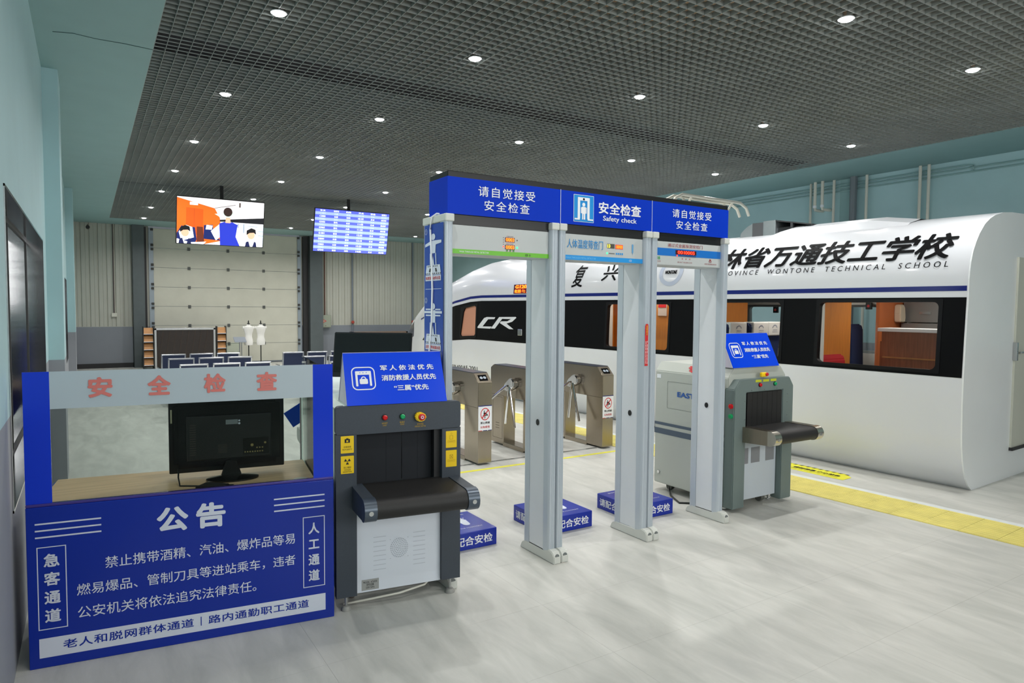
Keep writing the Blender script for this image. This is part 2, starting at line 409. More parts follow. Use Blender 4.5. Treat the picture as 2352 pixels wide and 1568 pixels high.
for k, (z, yend) in enumerate(((3.645, 4.6), (3.60, 1.0), (3.545, 1.0))):
    path = [(XR-.03, 9.5, z), (XR-.03, yend, z)]
    if k == 0: path += [(XR-.03, yend-.06, z-.02), (XR-.03, yend-.08, z-.1)]
    pipe_thing(path, .011, TEAL, ('top', 'middle', 'lowest')[k]+' of three thin teal painted conduits running along the right wall', 'conduit', 'conduit')
for y in (9.6, 3.2, 6.35):
    MB().box(XR-.012, y-.12, 0, XR, y+.12, ZC).build('panel_joint', TEAL, wr)

# back wall : corrugated cladding, columns, roller door
DX0, DX1, DZ = 1.42, 5.42, 3.9
wb = MB(); wb.box(XL, YB+.05, 0, DX0, YB+.2, 4.6); wb.box(DX1, YB+.05, 0, XR, YB+.2, 4.6); wb.box(DX0, YB+.05, DZ, DX1, YB+.2, 4.6)
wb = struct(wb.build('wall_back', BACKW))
def clad(x0, x1, z0, z1, px_, name='cladding_panel'):
    first = None; n = int(round((x1-x0)/px_)); wdt = (x1-x0)/n
    for i in range(n):
        if first is None:
            first = MB().prism([(0, 0), (.012, -.022), (wdt*.45, -.022), (wdt*.47, -.014), (wdt*.53, -.014), (wdt*.55, -.022), (wdt-.022, -.022), (wdt-.01, 0)], 'z', z0, z1).build(name, BACKW, wb); o = first
        else: o = first.copy(); C.objects.link(o)
        o.location = (x0+i*wdt, YB+.05, 0)
clad(XL, 1.02, 1.08, 3.9, .19); clad(6.0, XR, 1.08, 3.9, .19)
lw = MB(); lw.box(XL, YB+.02, .12, 1.02, YB+.06, 1.08); lw.box(6.0, YB+.02, .12, XR, YB+.06, 1.08); lw.build('wainscot_panel', BACKW, wb)
struct(MB().box(XL, YB, 0, 1.05, YB+.05, .12).box(6.0, YB, 0, XR, YB+.05, .12).build('baseboard_back', DARK))
for x0, x1, lab in ((1.03, 1.3, 'l'), (5.62, 6.0, 'r')):
    b = MB(); b.box(x0, YB-.22, 0, x1, YB-.205, ZC); b.box(x0, YB-.015, 0, x1, YB, ZC); b.box((x0+x1)/2-.01, YB-.21, 0, (x0+x1)/2+.01, YB, ZC)
    struct(b.build('trim_column', COLM))
dr = struct(empty('door_roller', (DX0, YB+.03, 0)))
k = 0; z = .0
pn = MB().box(.08, 0, .004, DX1-DX0-.08, .04, .516, .004, 1).build('door_panel', DOORM, dr)
hg = MB().box(-.035, -.02, -.04, .035, 0, .04).build('hinge', mat('hinge_grey', (96, 98, 96), .5, .5), dr)
for i in range(7):
    o = pn if i == 0 else pn.copy()
    if i: C.objects.link(o)
    o.location = (0, 0, i*.52+.05)
    for q, x in enumerate((.97, 1.97, 2.93)):
        if i == 0: continue
        h = hg if (i, q) == (1, 0) else hg.copy()
        if h is not hg: C.objects.link(h)
        h.location = (x, 0, i*.52+.05)
b = MB(); b.box(.0, -.03, 0, .11, .02, 3.7); b.box(DX1-DX0-.11, -.03, 0, DX1-DX0, .02, 3.7); b.build('door_rail', mat('rail_zinc', (158, 168, 176), .4, .6), dr)
rb = MB().box(-.03, -.08, -.05, .05, -.03, .05, .01).build('roller_bracket', mat('bracket_dark', (70, 70, 68), .5, .4), dr)
f0 = True
for i in range(8):
    for x in (.07, DX1-DX0-.09):
        for dz in (-.04, .07):
            o = rb if f0 else rb.copy()
            if not f0: C.objects.link(o)
            f0 = False; o.location = (x, 0, i*.52+.05+dz); o.scale = (.8, 1, .6)
b = MB(); b.box(-.14, -.1, 0, -.06, .02, 3.7); b.box(DX1-DX0+.04, -.1, 0, DX1-DX0+.18, .02, 3.7); b.build('door_jamb', DARK, dr)
# conduits and boxes on the back wall
def cond(x, z0, z1, r, m, lab, y=YB): pipe_thing([(x, y, z0), (x, y, z1)], r, m, lab, 'conduit', 'conduit')
cond(.6, 1.4, ZC, .012, mat('conduit_dark', (80, 66, 66), .5), 'thin dark conduit dropping to a small white socket left of roller door')
tag(MB().box(.54, YB-.02, 1.33, .66, YB+.03, 1.43, .006).build('socket_box', CREAM), 'small white socket box on the cladding left of the roller door', 'socket')
cond(6.02+.1, 1.37, ZC, .016, mat('conduit_rust', (132, 96, 86), .6), 'rusty conduit above the electrical cabinet on the back wall')
cond(6.98, .85, ZC, .025, mat('conduit_steel', (120, 128, 138), .5), 'grey steel conduit on back wall with a red button halfway, left one')
cond(9.0, .2, ZC, .028, MATS['conduit_steel'], 'grey steel conduit on back wall near the train nose, right one')
eb = empty('electrical_cabinet', (6.1, YB, 1.0), label='small grey green electrical cabinet with triangle warning on the back wall', cat='cabinet')
MB().box(-.17, -.13, .0, .17, .02, .38, .008).build('body', mat('cabinet_green', (150, 156, 140), .5), eb)
MB().box(-.15, -.142, .02, .15, -.13, .36, .004).build('door', MATS['cabinet_green'], eb)
Pe = Plane((0, -.142, 0), (1, 0, 0), (0, 0, 1), eb)
Pe.polys([[(-.09, .14), (-.09, .26), (.03, .2)]], REDP, .001); Pe.polys([[(-.075, .165), (-.075, .235), (-.005, .2)]], mat('pale_print', (190, 170, 150), .6), .002)
Pe.polys([circ(.0, .06, .012, 12)], DARK, .002, 'lock')
for x, lab in ((6.98, 'left'), (9.0, 'right')):
    tag(MB().lathe([(.05, 0), (.05, -.03), (.035, -.05)], (x, YB-.02, 1.16), 12, 'y').build('fire_button', mat('dull_red', (170, 70, 60), .5)), 'round red button on the %s grey conduit of back wall' % lab, 'button')
cc = empty('security_camera', (.06, YB-.1, 3.63), label='small black security camera high on the back wall at far left', cat='camera')
MB().lathe([(.03, 0), (.045, -.03), (.045, -.16), (.03, -.17)], (0, 0, -.04), 14, 'y').build('housing', BLACK, cc); MB().tube([(0, .13, .05), (-.02, 0, 0)], .012).build('bracket', BLACK, cc)

# ================================================================ CEILING LAMPS
LX = [1.20, 2.80, 4.65, 6.53, 8.25]; LY = [.75, 2.92, 5.06, 7.25, 9.53, 11.75, 13.98, 16.4, 18.5]
def downlight():
    t = empty('downlight', (0, 0, 0), label='x', cat='ceiling light', group='downlights in the grid ceiling')
    MB().lathe([(.046, .0), (.055, 0), (.057, -.006), (.046, -.008)], n=24).build('trim_ring', WHITE, t, smooth=True)
    MB().lathe([(.040, .01), (.0445, -.006), (.042, -.014), (.03, -.019), (.001, -.021)], n=24).build('lens', LAMPM, t)
    MB().lathe([(.045, .001), (.045, .06), (.03, .09)], n=16).build('housing', ALU, t, smooth=True)
    return t
dl = downlight()
ordx = ['row nearest the teal left wall', 'second row from the left wall', 'middle row', 'fourth row from the left wall', 'row nearest the train wall']
ordy = ['behind the viewer', 'nearest the viewer', 'second from the viewer', 'third from the viewer', 'fourth from the viewer', 'fifth from the viewer', 'sixth from the viewer', 'seventh from the viewer', 'farthest from the viewer']
li = bpy.data.lights.new('downlight_beam', 'AREA'); li.shape = 'DISK'; li.size = .08; li.energy = LAMP_W; li.color = (1, .995, .97); li.spread = R(150)
n = 0
vis = {(0, j) for j in range(2, 9)} | {(1, j) for j in range(2, 9)} | {(i, j) for i in (2, 3, 4) for j in range(1, 9)}
for i, x in enumerate(LX):
    for j, y in enumerate(LY):
        if (j == 0 and i > 1) or (i, j) == (4, 1): continue
        seen = (i, j) in vis
        if seen:
            o = dl if n == 0 else dup(dl, (0, 0, 0)); n += 1
            o.location = (x, y, ZC); o['label'] = 'round downlight in %s, %s' % (ordx[i], ordy[j])
        L = bpy.data.objects.new('downlight_beam', li); C.objects.link(L); L.location = (x, y, ZC-.024)
        if seen: L.parent = o; L.location = (0, 0, -.024)
for x in LX[:2]:
    L = bpy.data.objects.new('downlight_beam', li); C.objects.link(L); L.location = (x, -1.4, ZC-.024)

# ================================================================ TRAIN
TR = empty('bullet_train', (6.62, 2.93, 0), 3.0, label='white bullet train mock-up with black window band and navy stripe', cat='train')
HW = 1.2
PROF = [(0, .22), (.05, .15), (.12, .09), (.2, .05), (.29, .02), (.42, -.01), (.53, -.02), (.8, -.035), (1.05, -.035), (1.4, -.02), (1.75, 0), (1.93, .0), (2.0, .008), (2.08, .022), (2.17, .055), (2.26, .11), (2.34, .175), (2.43, .28), (2.49, .39), (2.53, .50), (2.57, .68), (2.59, .9), (2.60, 1.2)]
def pv(z):
    for (a, va), (b, vb) in zip(PROF, PROF[1:]):
        if a <= z <= b: return va+(vb-va)*(z-a)/(b-a)
    return PROF[-1][1] if z > 2.6 else PROF[0][1]
TOPU = [(0, 2.6), (8.0, 2.6), (8.4, 2.575), (8.98, 2.47), (9.81, 2.27), (10.92, 1.92), (11.8, 1.55), (12.5, 1.13), (12.9, .8), (13.05, .62), (13.12, .5)]
WU = [(0, 1), (8.0, 1), (9.0, .975), (10, .9), (11, .77), (12, .56), (12.6, .38), (13.0, .18), (13.12, .04)]
BU = [(0, 0), (10, 0), (11.5, .03), (12.5, .12), (13.12, .4)]
def lerp(T_, u):
    for (a, va), (b, vb) in zip(T_, T_[1:]):
        if a <= u <= b: return va+(vb-va)*(u-a)/(b-a)
    return T_[-1][1]
def surf(u, z, off=0, side=1):
    """z is the height on the full section; returns local point on the shell, off = outward offset"""
    def P(zz, uu_):
        v = HW-(HW-pv(zz))*lerp(WU, uu_); b = lerp(BU, uu_); t = lerp(TOPU, uu_)
        return Vector((v, uu_, b+(t-b)*zz/2.6))
    p = P(z, u)
    if off:
        a = P(min(z+.02, 2.6), u)-P(max(z-.02, 0), u); c = P(z, u+.02)-P(z, max(u-.02, 0))
        nrm = a.cross(c); nrm.normalize()
        if nrm.x > 0: nrm = -nrm
        p = p+nrm*off
    if side < 0: p = Vector((2*HW-p.x, p.y, p.z))
    return p
WIN = [(.21, 1.39, 1.085, 1.735), (1.81, 2.99, 1.085, 1.735), (3.43, 4.62, 1.085, 1.715)]
CABW = (8.14, 8.75, 1.09, 1.70)
FWIN = [(1.62, 2.42, 1.085, 1.70), (2.75, 3.92, 1.085, 1.70)]
us = sorted(set([0]+[w_[k] for w_ in WIN+FWIN+[CABW] for k in (0, 1)]+[.6, 1.0, 2.2, 2.6, 5, 5.6, 6.2, 6.8, 7.4, 8.0, 8.4, 9.0, 9.4, 9.81, 10.4, 10.92, 11.4, 11.8, 12.2, 12.5, 12.75, 12.9, 13.0, 13.06, 13.12]))
zsx = sorted(set([z for z, _ in PROF]+[1.085, 1.09, 1.70, 1.715, 1.735]))
def shell(side, holes):
    b = MB(); g = {}
    for i, u in enumerate(us):
        for j, z in enumerate(zsx): g[i, j] = b._v(surf(u, z, 0, side))
    for i in range(len(us)-1):
        for j in range(len(zsx)-1):
            if any(h[0]-1e-6 <= us[i] and us[i+1] <= h[1]+1e-6 and h[2]-1e-6 <= zsx[j] and zsx[j+1] <= h[3]+1e-6 for h in holes): continue
            b.bm.faces.new((g[i, j], g[i+1, j], g[i+1, j+1], g[i, j+1]))
    return b
b1 = shell(1, WIN+[CABW]); b2 = shell(-1, FWIN)
tmp = bpy.data.meshes.new('t'); b2.bm.to_mesh(tmp); b1.bm.from_mesh(tmp); b2.bm.free()
bmesh.ops.remove_doubles(b1.bm, verts=b1.bm.verts[:], dist=.0005)
body = b1.build('body_shell', TRAINW, TR, smooth=True)
# near end wall
endp = [(pv(z), z) for z, _ in PROF]+[(2*HW-pv(z), z) for z, _ in PROF[::-1][1:]]
e = MB(); e.prism(endp, 'y', -.012, .0); e.build('end_wall', TRAINE, TR)
dm = mat('end_door_cream', (196, 198, 186), .5)
ed = MB().box(1.07, -.03, .3, 1.9, -.012, 2.17).build('end_door', dm, TR)
MB().box(1.06, -.045, .27, 1.9, -.012, .3).build('door_sill', DARK, ed)
b = MB(); b.box(1.055, -.05, 1.16, 1.09, -.012, 1.34, .004); b.tube([(1.12, -.06, 1.24), (1.24, -.06, 1.24)], .01); b.build('door_handle', ALU, ed)
def decal(u0, u1, z0, z1, m, name, off=.003, holes=(), nu=None, nz=None):
    b = MB(); U_ = sorted(set([u0, u1]+[u for u in us if u0 < u < u1]+[h[k] for h in holes for k in (0, 1) if u0 < h[k] < u1]))
    Z_ = sorted(set([z0, z1]+[z for z in zsx if z0 < z < z1]+[h[k] for h in holes for k in (2, 3)]))
    for a, c in zip(U_, U_[1:]):
        for d, e_ in zip(Z_, Z_[1:]):
            if any(h[0]-1e-6 <= a and c <= h[1]+1e-6 and h[2]-1e-6 <= d and e_ <= h[3]+1e-6 for h in holes): continue
            b.poly([surf(a, d, off), surf(c, d, off), surf(c, e_, off), surf(a, e_, off)])
    return b.build(name, m, TR, recalc=False)
decal(.004, 9.6, 1.045, 1.765, mat('band_black', (7, 8, 10), .45, spec=.12), 'window_band', .003, WIN+[CABW])
decal(.004, 10.9, 1.822, 1.868, NAVY, 'stripe', .003)
b = MB()
for lo, hi in ((10.9, 11.9),):
    b.poly([surf(9.6, 1.045, .003), surf(10.3, 1.1, .003), surf(10.3, 1.45, .003), surf(9.6, 1.765, .003)]); b.poly([surf(10.3, 1.1, .003), surf(10.75, 1.2, .003), surf(10.3, 1.45, .003)])
b.build('band_point', MATS['band_black'], TR, recalc=False)
# windscreen on the nose
WSU = [11.55, 11.9, 12.2, 12.5]
for sd in (1, -1):
    ws = MB()
    for a, c in zip(WSU, WSU[1:]):
        for k in range(6):
            za, zb = 1.5+k*.17, 1.5+(k+1)*.17; ws.poly([surf(a, za, .004, sd), surf(c, za, .004, sd), surf(c, zb, .004, sd), surf(a, zb, .004, sd)])
    ws.build('windscreen', mat('windscreen_dark', (60, 62, 72), .15), TR)
# window frames with rounded corners, glass
def ringband(outer, inner, f0, f1, name, m, par, side=1):
    b = MB(); n = len(outer)
    A = [b._v(surf(u, z, f1, side)) for u, z in outer]; B = [b._v(surf(u, z, f1, side)) for u, z in inner]
    A2 = [b._v(surf(u, z, f0, side)) for u, z in outer]; B2 = [b._v(surf(u, z, f0, side)) for u, z in inner]
    for i in range(n):
        j = (i+1) % n
        b.bm.faces.new((A[i], A[j], B[j], B[i])); b.bm.faces.new((B[i], B[j], B2[j], B2[i])); b.bm.faces.new((A2[i], A2[j], A[j], A[i])); b.bm.faces.new((B2[i], B2[j], A2[j], A2[i]))
    return b.build(name, m, par)
def square_outer(pts, u0, z0, u1, z1):
    cx, cz = (u0+u1)/2, (z0+z1)/2; out = []
    for u, z in pts:
        dx, dz = u-cx, z-cz; k = max(abs(dx)/((u1-u0)/2), abs(dz)/((z1-z0)/2)); out.append((cx+dx/k, cz+dz/k))
    return out
for w_ in WIN:
    u0_, u1_, z0_, z1_ = w_; inner = rrect(u0_+.015, z0_+.015, u1_-.015, z1_-.012, .05)
    outer = square_outer(inner, u0_-.02, z0_-.018, u1_+.02, z1_+.018)
    fr = ringband(outer, inner, -.05, .009, 'window_frame', mat('window_rubber', (14, 14, 16), .4, spec=.2), TR)
    b = MB(); b.poly([surf(u0_, z0_, -.012), surf(u1_, z0_, -.012), surf(u1_, z1_, -.012), surf(u0_, z1_, -.012)]); b.build('pane', GLASST, fr)
    MB().box(.03, u1_-.014, z0_, .10, u1_+.012, z1_, .005).build('lining', mat('cabin_white', (220, 220, 214), .5), fr)
for w_ in FWIN:
    u0_, u1_, z0_, z1_ = w_; inner = rrect(u0_+.012, z0_+.015, u1_-.012, z1_-.012, .05)
    fr = ringband(square_outer(inner, u0_-.02, z0_-.02, u1_+.02, z1_+.02), inner, -.06, .004, 'window_frame', mat('window_lining', (150, 156, 156), .5), TR, -1)
# cab window (slanted) filled with matt brown blind
inner = [(8.20, 1.12), (8.70, 1.12), (8.74, 1.16), (8.66, 1.60), (8.60, 1.67), (8.24, 1.69), (8.18, 1.66), (8.17, 1.15)]
fr = ringband(square_outer(inner, CABW[0]-.02, CABW[2]-.02, CABW[1]+.02, CABW[3]+.02), inner, -.03, .008, 'window_frame', MATS['window_rubber'], TR)
b = MB(); b.poly([surf(u, z, -.015) for u, z in inner]); b.build('blind', mat('cab_blind', (190, 134, 108), .6), fr)
# lettering wrapped on the shell. direction of reading runs from high u to low u
def tsurf(bm, uc, zc, w_, h_, m, name='lettering', off=.0045, cut=.03):
    fit(bm, w_, h_)
    k = -h_/2+cut
    while k < h_/2:
        bmesh.ops.bisect_plane(bm, geom=bm.verts[:]+bm.edges[:]+bm.faces[:], plane_co=(0, k, 0), plane_no=(0, 1, 0)); k += cut
    b = MB(); mp = {}
    for v in bm.verts: mp[v] = b.bm.verts.new(surf(uc-v.co.x, zc+v.co.y, off+v.co.z*3))
    for f in bm.faces:
        try: b.bm.faces.new([mp[v] for v in f.verts])
        except ValueError: pass
    bm.free(); return b.build(name, m, TR, recalc=False)
INK = mat('train_ink', (10, 11, 13), .6, spec=.1)
tsurf(text_bm('吉林省万通技工学校', .020, 1.0, shear=.2), 1.575, 2.24, 2.87, .25, INK)
tsurf(text_bm('JILIN PROVINCE  WONTONE  TECHNICAL  SCHOOL', 0, 1.6, shear=.15), 1.60, 2.06, 2.86, .07, INK)
tsurf(text_bm('复', .008, shear=.2), 5.3, 2.13, .27, .34, INK)
tsurf(text_bm('兴', .010, shear=.2), 4.60, 2.16, .36, .24, INK)
tsurf(text_bm('号', .03, shear=.25), 3.95, 2.15, .28, .30, INK)
tsurf(text_bm('CR400AF-2001', 0, 1.05), 8.62, .49, 1.02, .085, INK)
def spoly(pts, m, name, off=.0045):
    bm = bmesh.new(); bm.faces.new([bm.verts.new((u, z, 0)) for u, z in pts]); bm.normal_update(); bmesh.ops.triangulate(bm, faces=bm.faces[:])
    b = MB(); mp = {v: b.bm.verts.new(surf(v.co.x, v.co.y, off)) for v in bm.verts}
    for f in bm.faces: b.bm.faces.new([mp[v] for v in f.verts])
    bm.free(); return b.build(name, m, TR, recalc=False)
# emblem: slanted C and R
def unz(u, z): return z*2.6/lerp(TOPU, u)
CP = [(7.5, 1.47), (7.78, 1.47), (7.87, 1.45), (8.09, 1.28), (8.08, 1.26), (7.65, 1.26), (7.6, 1.3), (7.91, 1.295), (7.73, 1.43), (7.53, 1.435)]
RP = [(7.38, 1.475), (6.87, 1.485), (6.85, 1.47), (6.97, 1.40), (7.14, 1.365), (6.92, 1.27), (7.05, 1.27), (7.35, 1.37), (7.31, 1.40), (7.12, 1.405), (7.01, 1.445), (7.28, 1.445), (7.50, 1.265), (7.63, 1.265)]
SILV = mat('emblem_silver', (214, 218, 222), .4)
spoly([(u, unz(u, z)) for u, z in CP], SILV, 'emblem', .008); spoly([(u, unz(u, z)) for u, z in RP], SILV, 'emblem', .008)
ringp = MB()
for k in range(40):
    a, c = 2*PI*k/40, 2*PI*(k+1)/40
    def q(t, r): return surf(3.46+r*math.cos(t), 2.12+r*math.sin(t)*.9, .004)
    ringp.poly([q(a, .2), q(c, .2), q(c, .14), q(a, .14)])
ringp.build('round_logo', mat('logo_grey', (176, 186, 204), .4), TR, recalc=False)
tsurf(text_bm('WONTONE', .02), 3.46, 2.12, .2, .05, INK)
# LED destination board on the side
lb = MB(); lb.poly([surf(6.93, 1.83, .006), surf(6.5, 1.83, .006), surf(6.5, 1.975, .006), surf(6.93, 1.975, .006)]); 
spoly([(6.97, 1.885), (6.38, 1.885), (6.38, 2.04), (6.97, 2.04)], mat('led_panel', (70, 14, 10), .3), 'destination_display', .006)
tsurf(text_bm('G1204', .03), 6.72, 2.0, .40, .06, LEDO, off=.008); tsurf(text_bm('虹桥 ⇋ 上海', .02), 6.67, 1.925, .52, .06, LEDO, off=.008)
b = MB(); b.box(-.05, 6.66, 1.17, -.028, 6.78, 1.28, .006); b.build('door_lock', ALU, TR)
b = MB(); b.box(.24, .02, .0, 2.16, 10.5, .02); b.build('underframe', DARK, TR)
# interior
FI = .62
it = MB(); it.box(.12, .02, FI-.03, 2.28, 8.0, FI); it.build('cabin_floor', mat('cabin_floor', (120, 116, 112), .6), TR)
it = MB(); it.box(.12, .02, 2.05, 2.28, 8.0, 2.08); it.build('cabin_ceiling', mat('cabin_white', (220, 220, 214), .5), TR)
b = MB()
for a, c in ((.02, 1.60), (2.44, 2.73), (3.94, 8.0)): b.box(2.25, a, FI, 2.30, c, 2.05)
b.box(2.25, 1.60, FI, 2.30, 3.94, 1.07); b.box(2.25, 1.60, 1.715, 2.30, 3.94, 2.05); b.build('cabin_lining', MATS['cabin_white'], TR)
b = MB(); b.box(.12, 1.5, FI, .86, 1.54, 2.05); b.build('partition', ORW, TR)
b = MB(); b.box(1.50, 1.5, FI, 2.2, 1.54, 2.05); b.build('partition', mat('orange_wall', (196, 108, 56), .5), TR)
b = MB(); b.box(.12, 3.3, FI, 1.45, 3.34, 2.05); b.build('partition', ORW, TR)
b = MB(); b.box(.42, 3.36, FI, .46, 4.95, 2.05); b.box(.06, 4.92, FI, 1.6, 4.96, 2.05); b.box(.06, 3.36, FI, .46, 3.4, 2.05)
b.build('partition', ORW, TR)
b = MB(); b.box(.405, 3.86, 1.545, .418, 4.02, 1.72); b.build('notice', mat('notice_paper', (206, 190, 178), .6), TR)
b = MB(); b.box(.40, 3.87, 1.66, .404, 4.01, 1.72); b.build('notice_heading', REDP, TR)
b = MB(); b.box(.405, 3.78, FI, .415, 3.785, 2.0); b.box(.405, 3.74, FI, .42, 3.76, 2.0); b.build('door_trim', ALU, TR)
ct = MB(); ct.box(.92, .06, FI, .96, 1.18, 1.41); ct.box(.93, 1.16, FI, 1.4, 1.2, 1.3); ct = ct.build('bar_counter', BRW, TR)
MB().box(.86, .06, 1.41, 1.15, 1.2, 1.45, .005).build('counter_top', WHITE, ct); MB().box(.90, .06, 1.12, .92, 1.16, 1.135).build('counter_rail', WOODB, ct)
cg = mat('galley_grey', (150, 152, 152), .35, .4)
for k, (a, c) in enumerate(((.1, .55), (.56, 1.0), (1.01, 1.48))):
    q = MB().box(2.05, a, 1.5, 2.22, c, 2.02, .004).build('galley_locker', cg, TR); MB().box(2.04, a+.15, 1.6, 2.05, a+.28, 1.63).build('locker_latch', ALU, q)
    q = MB().box(2.0, a, FI, 2.22, c, 1.49, .004).build('galley_locker', cg, TR)
ph = MB(); ph.prism([(1.86, 1.50), (1.98, 1.50), (1.99, 1.56), (1.97, 1.68), (1.93, 1.72), (1.86, 1.71), (1.85, 1.6)], 'y', 1.42, 1.5, .01); ph.build('wall_phone', mat('phone_ivory', (228, 214, 190), .4), TR)
def seat(v0, v1, u, face, m, cover, zt=1.47, name='train_seat'):
    """seat back at u, seat pad extending toward face*u"""
    b = MB(); b.prism([(u, FI+.25), (u+.09*face*-1, FI+.25), (u-.14*face, zt-.04), (u-.11*face, zt), (u-.05*face, zt), (u-.02*face, zt-.05)], 'x', v0, v1, .015)
    b.box(v0, min(u, u+.38*face), FI+.2, v1, max(u, u+.38*face), FI+.32, .03); b.box((v0+v1)/2-.1, min(u, u+.25*face), FI, (v0+v1)/2+.1, max(u, u+.25*face), FI+.2)
    s = b.build(name, m, TR)
    if cover:
        q = MB(); e_ = -face
        q.box(v0+.035, min(u+e_*.16, u-e_*.0), zt-.17, v1-.035, max(u+e_*.16, u), zt+.012, .012); q.build('headrest_cover', COVER, s)
        PP = Plane((0, u+min(e_*.16, 0), zt-.08), (1, 0, 0), (0, 0, 1), s)
        cx = (v0+v1)/2
        if face < 0 or True:
            yy = min(u+e_*.16, u)
            PP = Plane((0, yy, 0), (1, 0, 0), (0, 0, 1), s)
            gm = mat('cover_print', (110, 120, 150), .8)
            PP.ring([(cx+.06*math.cos(R(a)), zt-.07+.05*math.sin(R(a))) for a in range(20, 161, 10)]+[(cx+.061*math.cos(R(160)), zt-.07+.05*math.sin(R(160)))], [(cx+.048*math.cos(R(a)), zt-.07+.038*math.sin(R(a))) for a in range(20, 161, 10)]+[(cx+.048*math.cos(R(160)), zt-.07+.038*math.sin(R(160)))], gm, .001) if False else None
            PP.polys([[(cx+.055*math.cos(R(a)), zt-.075+.05*math.sin(R(a))), (cx+.055*math.cos(R(a+14)), zt-.075+.05*math.sin(R(a+14))), (cx+.04*math.cos(R(a+14)), zt-.075+.036*math.sin(R(a+14))), (cx+.04*math.cos(R(a)), zt-.075+.036*math.sin(R(a)))] for a in range(15, 160, 20)], gm)
            PP.text('吉林省万通', cx, zt-.095, .09, .018, gm, 0); PP.text('铁道专业', cx, zt-.12, .11, .014, gm, 0)
    return s
seat(.165, .56, 2.80, 1, SEATB, True); seat(.625, 1.015, 2.80, 1, SEATB, True); seat(1.03, 1.38, 2.86, 1, SEATB, True)
seat(1.72, 2.15, 2.80, 1, SEATB, True)
seat(1.42, 1.72, 1.78, -1, SEATB, False); seat(1.45, 1.8, 2.3, 1, SEATB, True)
seat(.15, .62, 1.40, -1, SEATR, False, 1.15)
for (v, u, z) in ((2.2, 3.36, 1.64), (2.2, 1.99, 1.70)):
    q = MB().box(v, u-.04, z-.045, v+.03, u+.04, z+.045, .005).build('emergency_hammer_box', BLACK, TR); MB().lathe([(.018, 0), (.018, -.006)], (v, u, z), 12, 'x').build('red_dot', REDP, q)
for u in (.8, 2.4, 4.2):
    l2 = bpy.data.lights.new('cabin_light', 'AREA'); l2.shape = 'RECTANGLE'; l2.size = .9; l2.size_y = .15; l2.energy = 9 if u != 4.2 else 5; l2.color = (1, .93, .84)
    o = bpy.data.objects.new('cabin_light', l2); C.objects.link(o); o.parent = TR; o.location = (1.1 if u != 4.2 else .25, u if u != 4.2 else 4.0, 2.03)
    if u == 4.2: l2.size = .2; l2.size_y = .8
# roof: cowl, air conditioner, pantograph
cw = MB(); NP = 14
for i in range(NP):
    a = i/NP; c = (i+1)/NP
    def cs_(t):
        u = .72+(2.3-.72)*t; h = .05*min(1, t/.25)*1.0+.0; hh = .055*min(1, (1-t)/.12, t/.22)
        return u, hh
    (ua, ha), (uc, hc) = cs_(a), cs_(c)
    P4 = lambda u, h: [(.42, u, 2.50), (.48, u, 2.53+h), (.7, u, 2.585+h), (1.2, u, 2.605+h), (1.7, u, 2.585+h), (1.92, u, 2.53+h), (1.98, u, 2.50)]
    A_, B_ = P4(ua, ha), P4(uc, hc)
    for k in range(6): cw.poly([A_[k], A_[k+1], B_[k+1], B_[k]])
cw.poly(P4(2.3, 0)[::-1]); cw.build('roof_cowl', TRAINW, TR, smooth=True)
ac = MB(); ac.box(.6, 2.33, 2.45, 1.9, 2.50, 2.73, .006); ac = ac.build('air_conditioner', ACM, TR)
MB().box(.61, 2.50, 2.45, 1.89, 2.66, 2.72, .004).build('duct_section', mat('duct_dark', (92, 94, 96), .5, .4), ac)
MB().prism([(2.66, 2.45), (2.66, 2.72), (2.74, 2.69), (2.84, 2.61), (2.86, 2.45)], 'x', .62, 1.88, .006).build('duct_section', ACM, ac)
b = MB(); b.box(.66, 1.9, 2.45, .68, 2.34, 2.64); b.prism([(1.85, 2.625), (2.33, 2.715), (2.33, 2.73), (1.85, 2.64)], 'x', .6, 1.9); b.box(.6, 2.1, 2.5, .64, 2.13, 2.68); b.build('shaded_hollow', mat('duct_shadow', (46, 48, 50), .6), ac)  # dark sheet stands in for the shaded inside of the open duct
pg = MB()
for du in (0, .16):
    pg.tube([(.35, 3.75+du, 3.05), (.42, 3.75+du, 3.16), (.56, 3.75+du, 3.22), (1.2, 3.75+du, 3.22), (1.84, 3.75+du, 3.22), (1.98, 3.75+du, 3.16), (2.05, 3.75+du, 3.05)], .022, 8)
for v in (.75, 1.65): pg.tube([(v, 3.75, 3.21), (v, 3.83, 3.10), (v, 3.91, 3.21)], .018, 6)
pg = pg.build('pantograph_head', CREAM, TR, smooth=True)
MB().tube([(.75, 3.83, 3.10), (1.65, 3.83, 3.10)], .02).tube([(1.2, 3.83, 3.10), (1.2, 4.5, 2.88), (1.2, 3.7, 2.62)], .025).box(.85, 3.5, 2.58, 1.55, 4.3, 2.64).build('pantograph_arm', CREAM, pg, smooth=False)

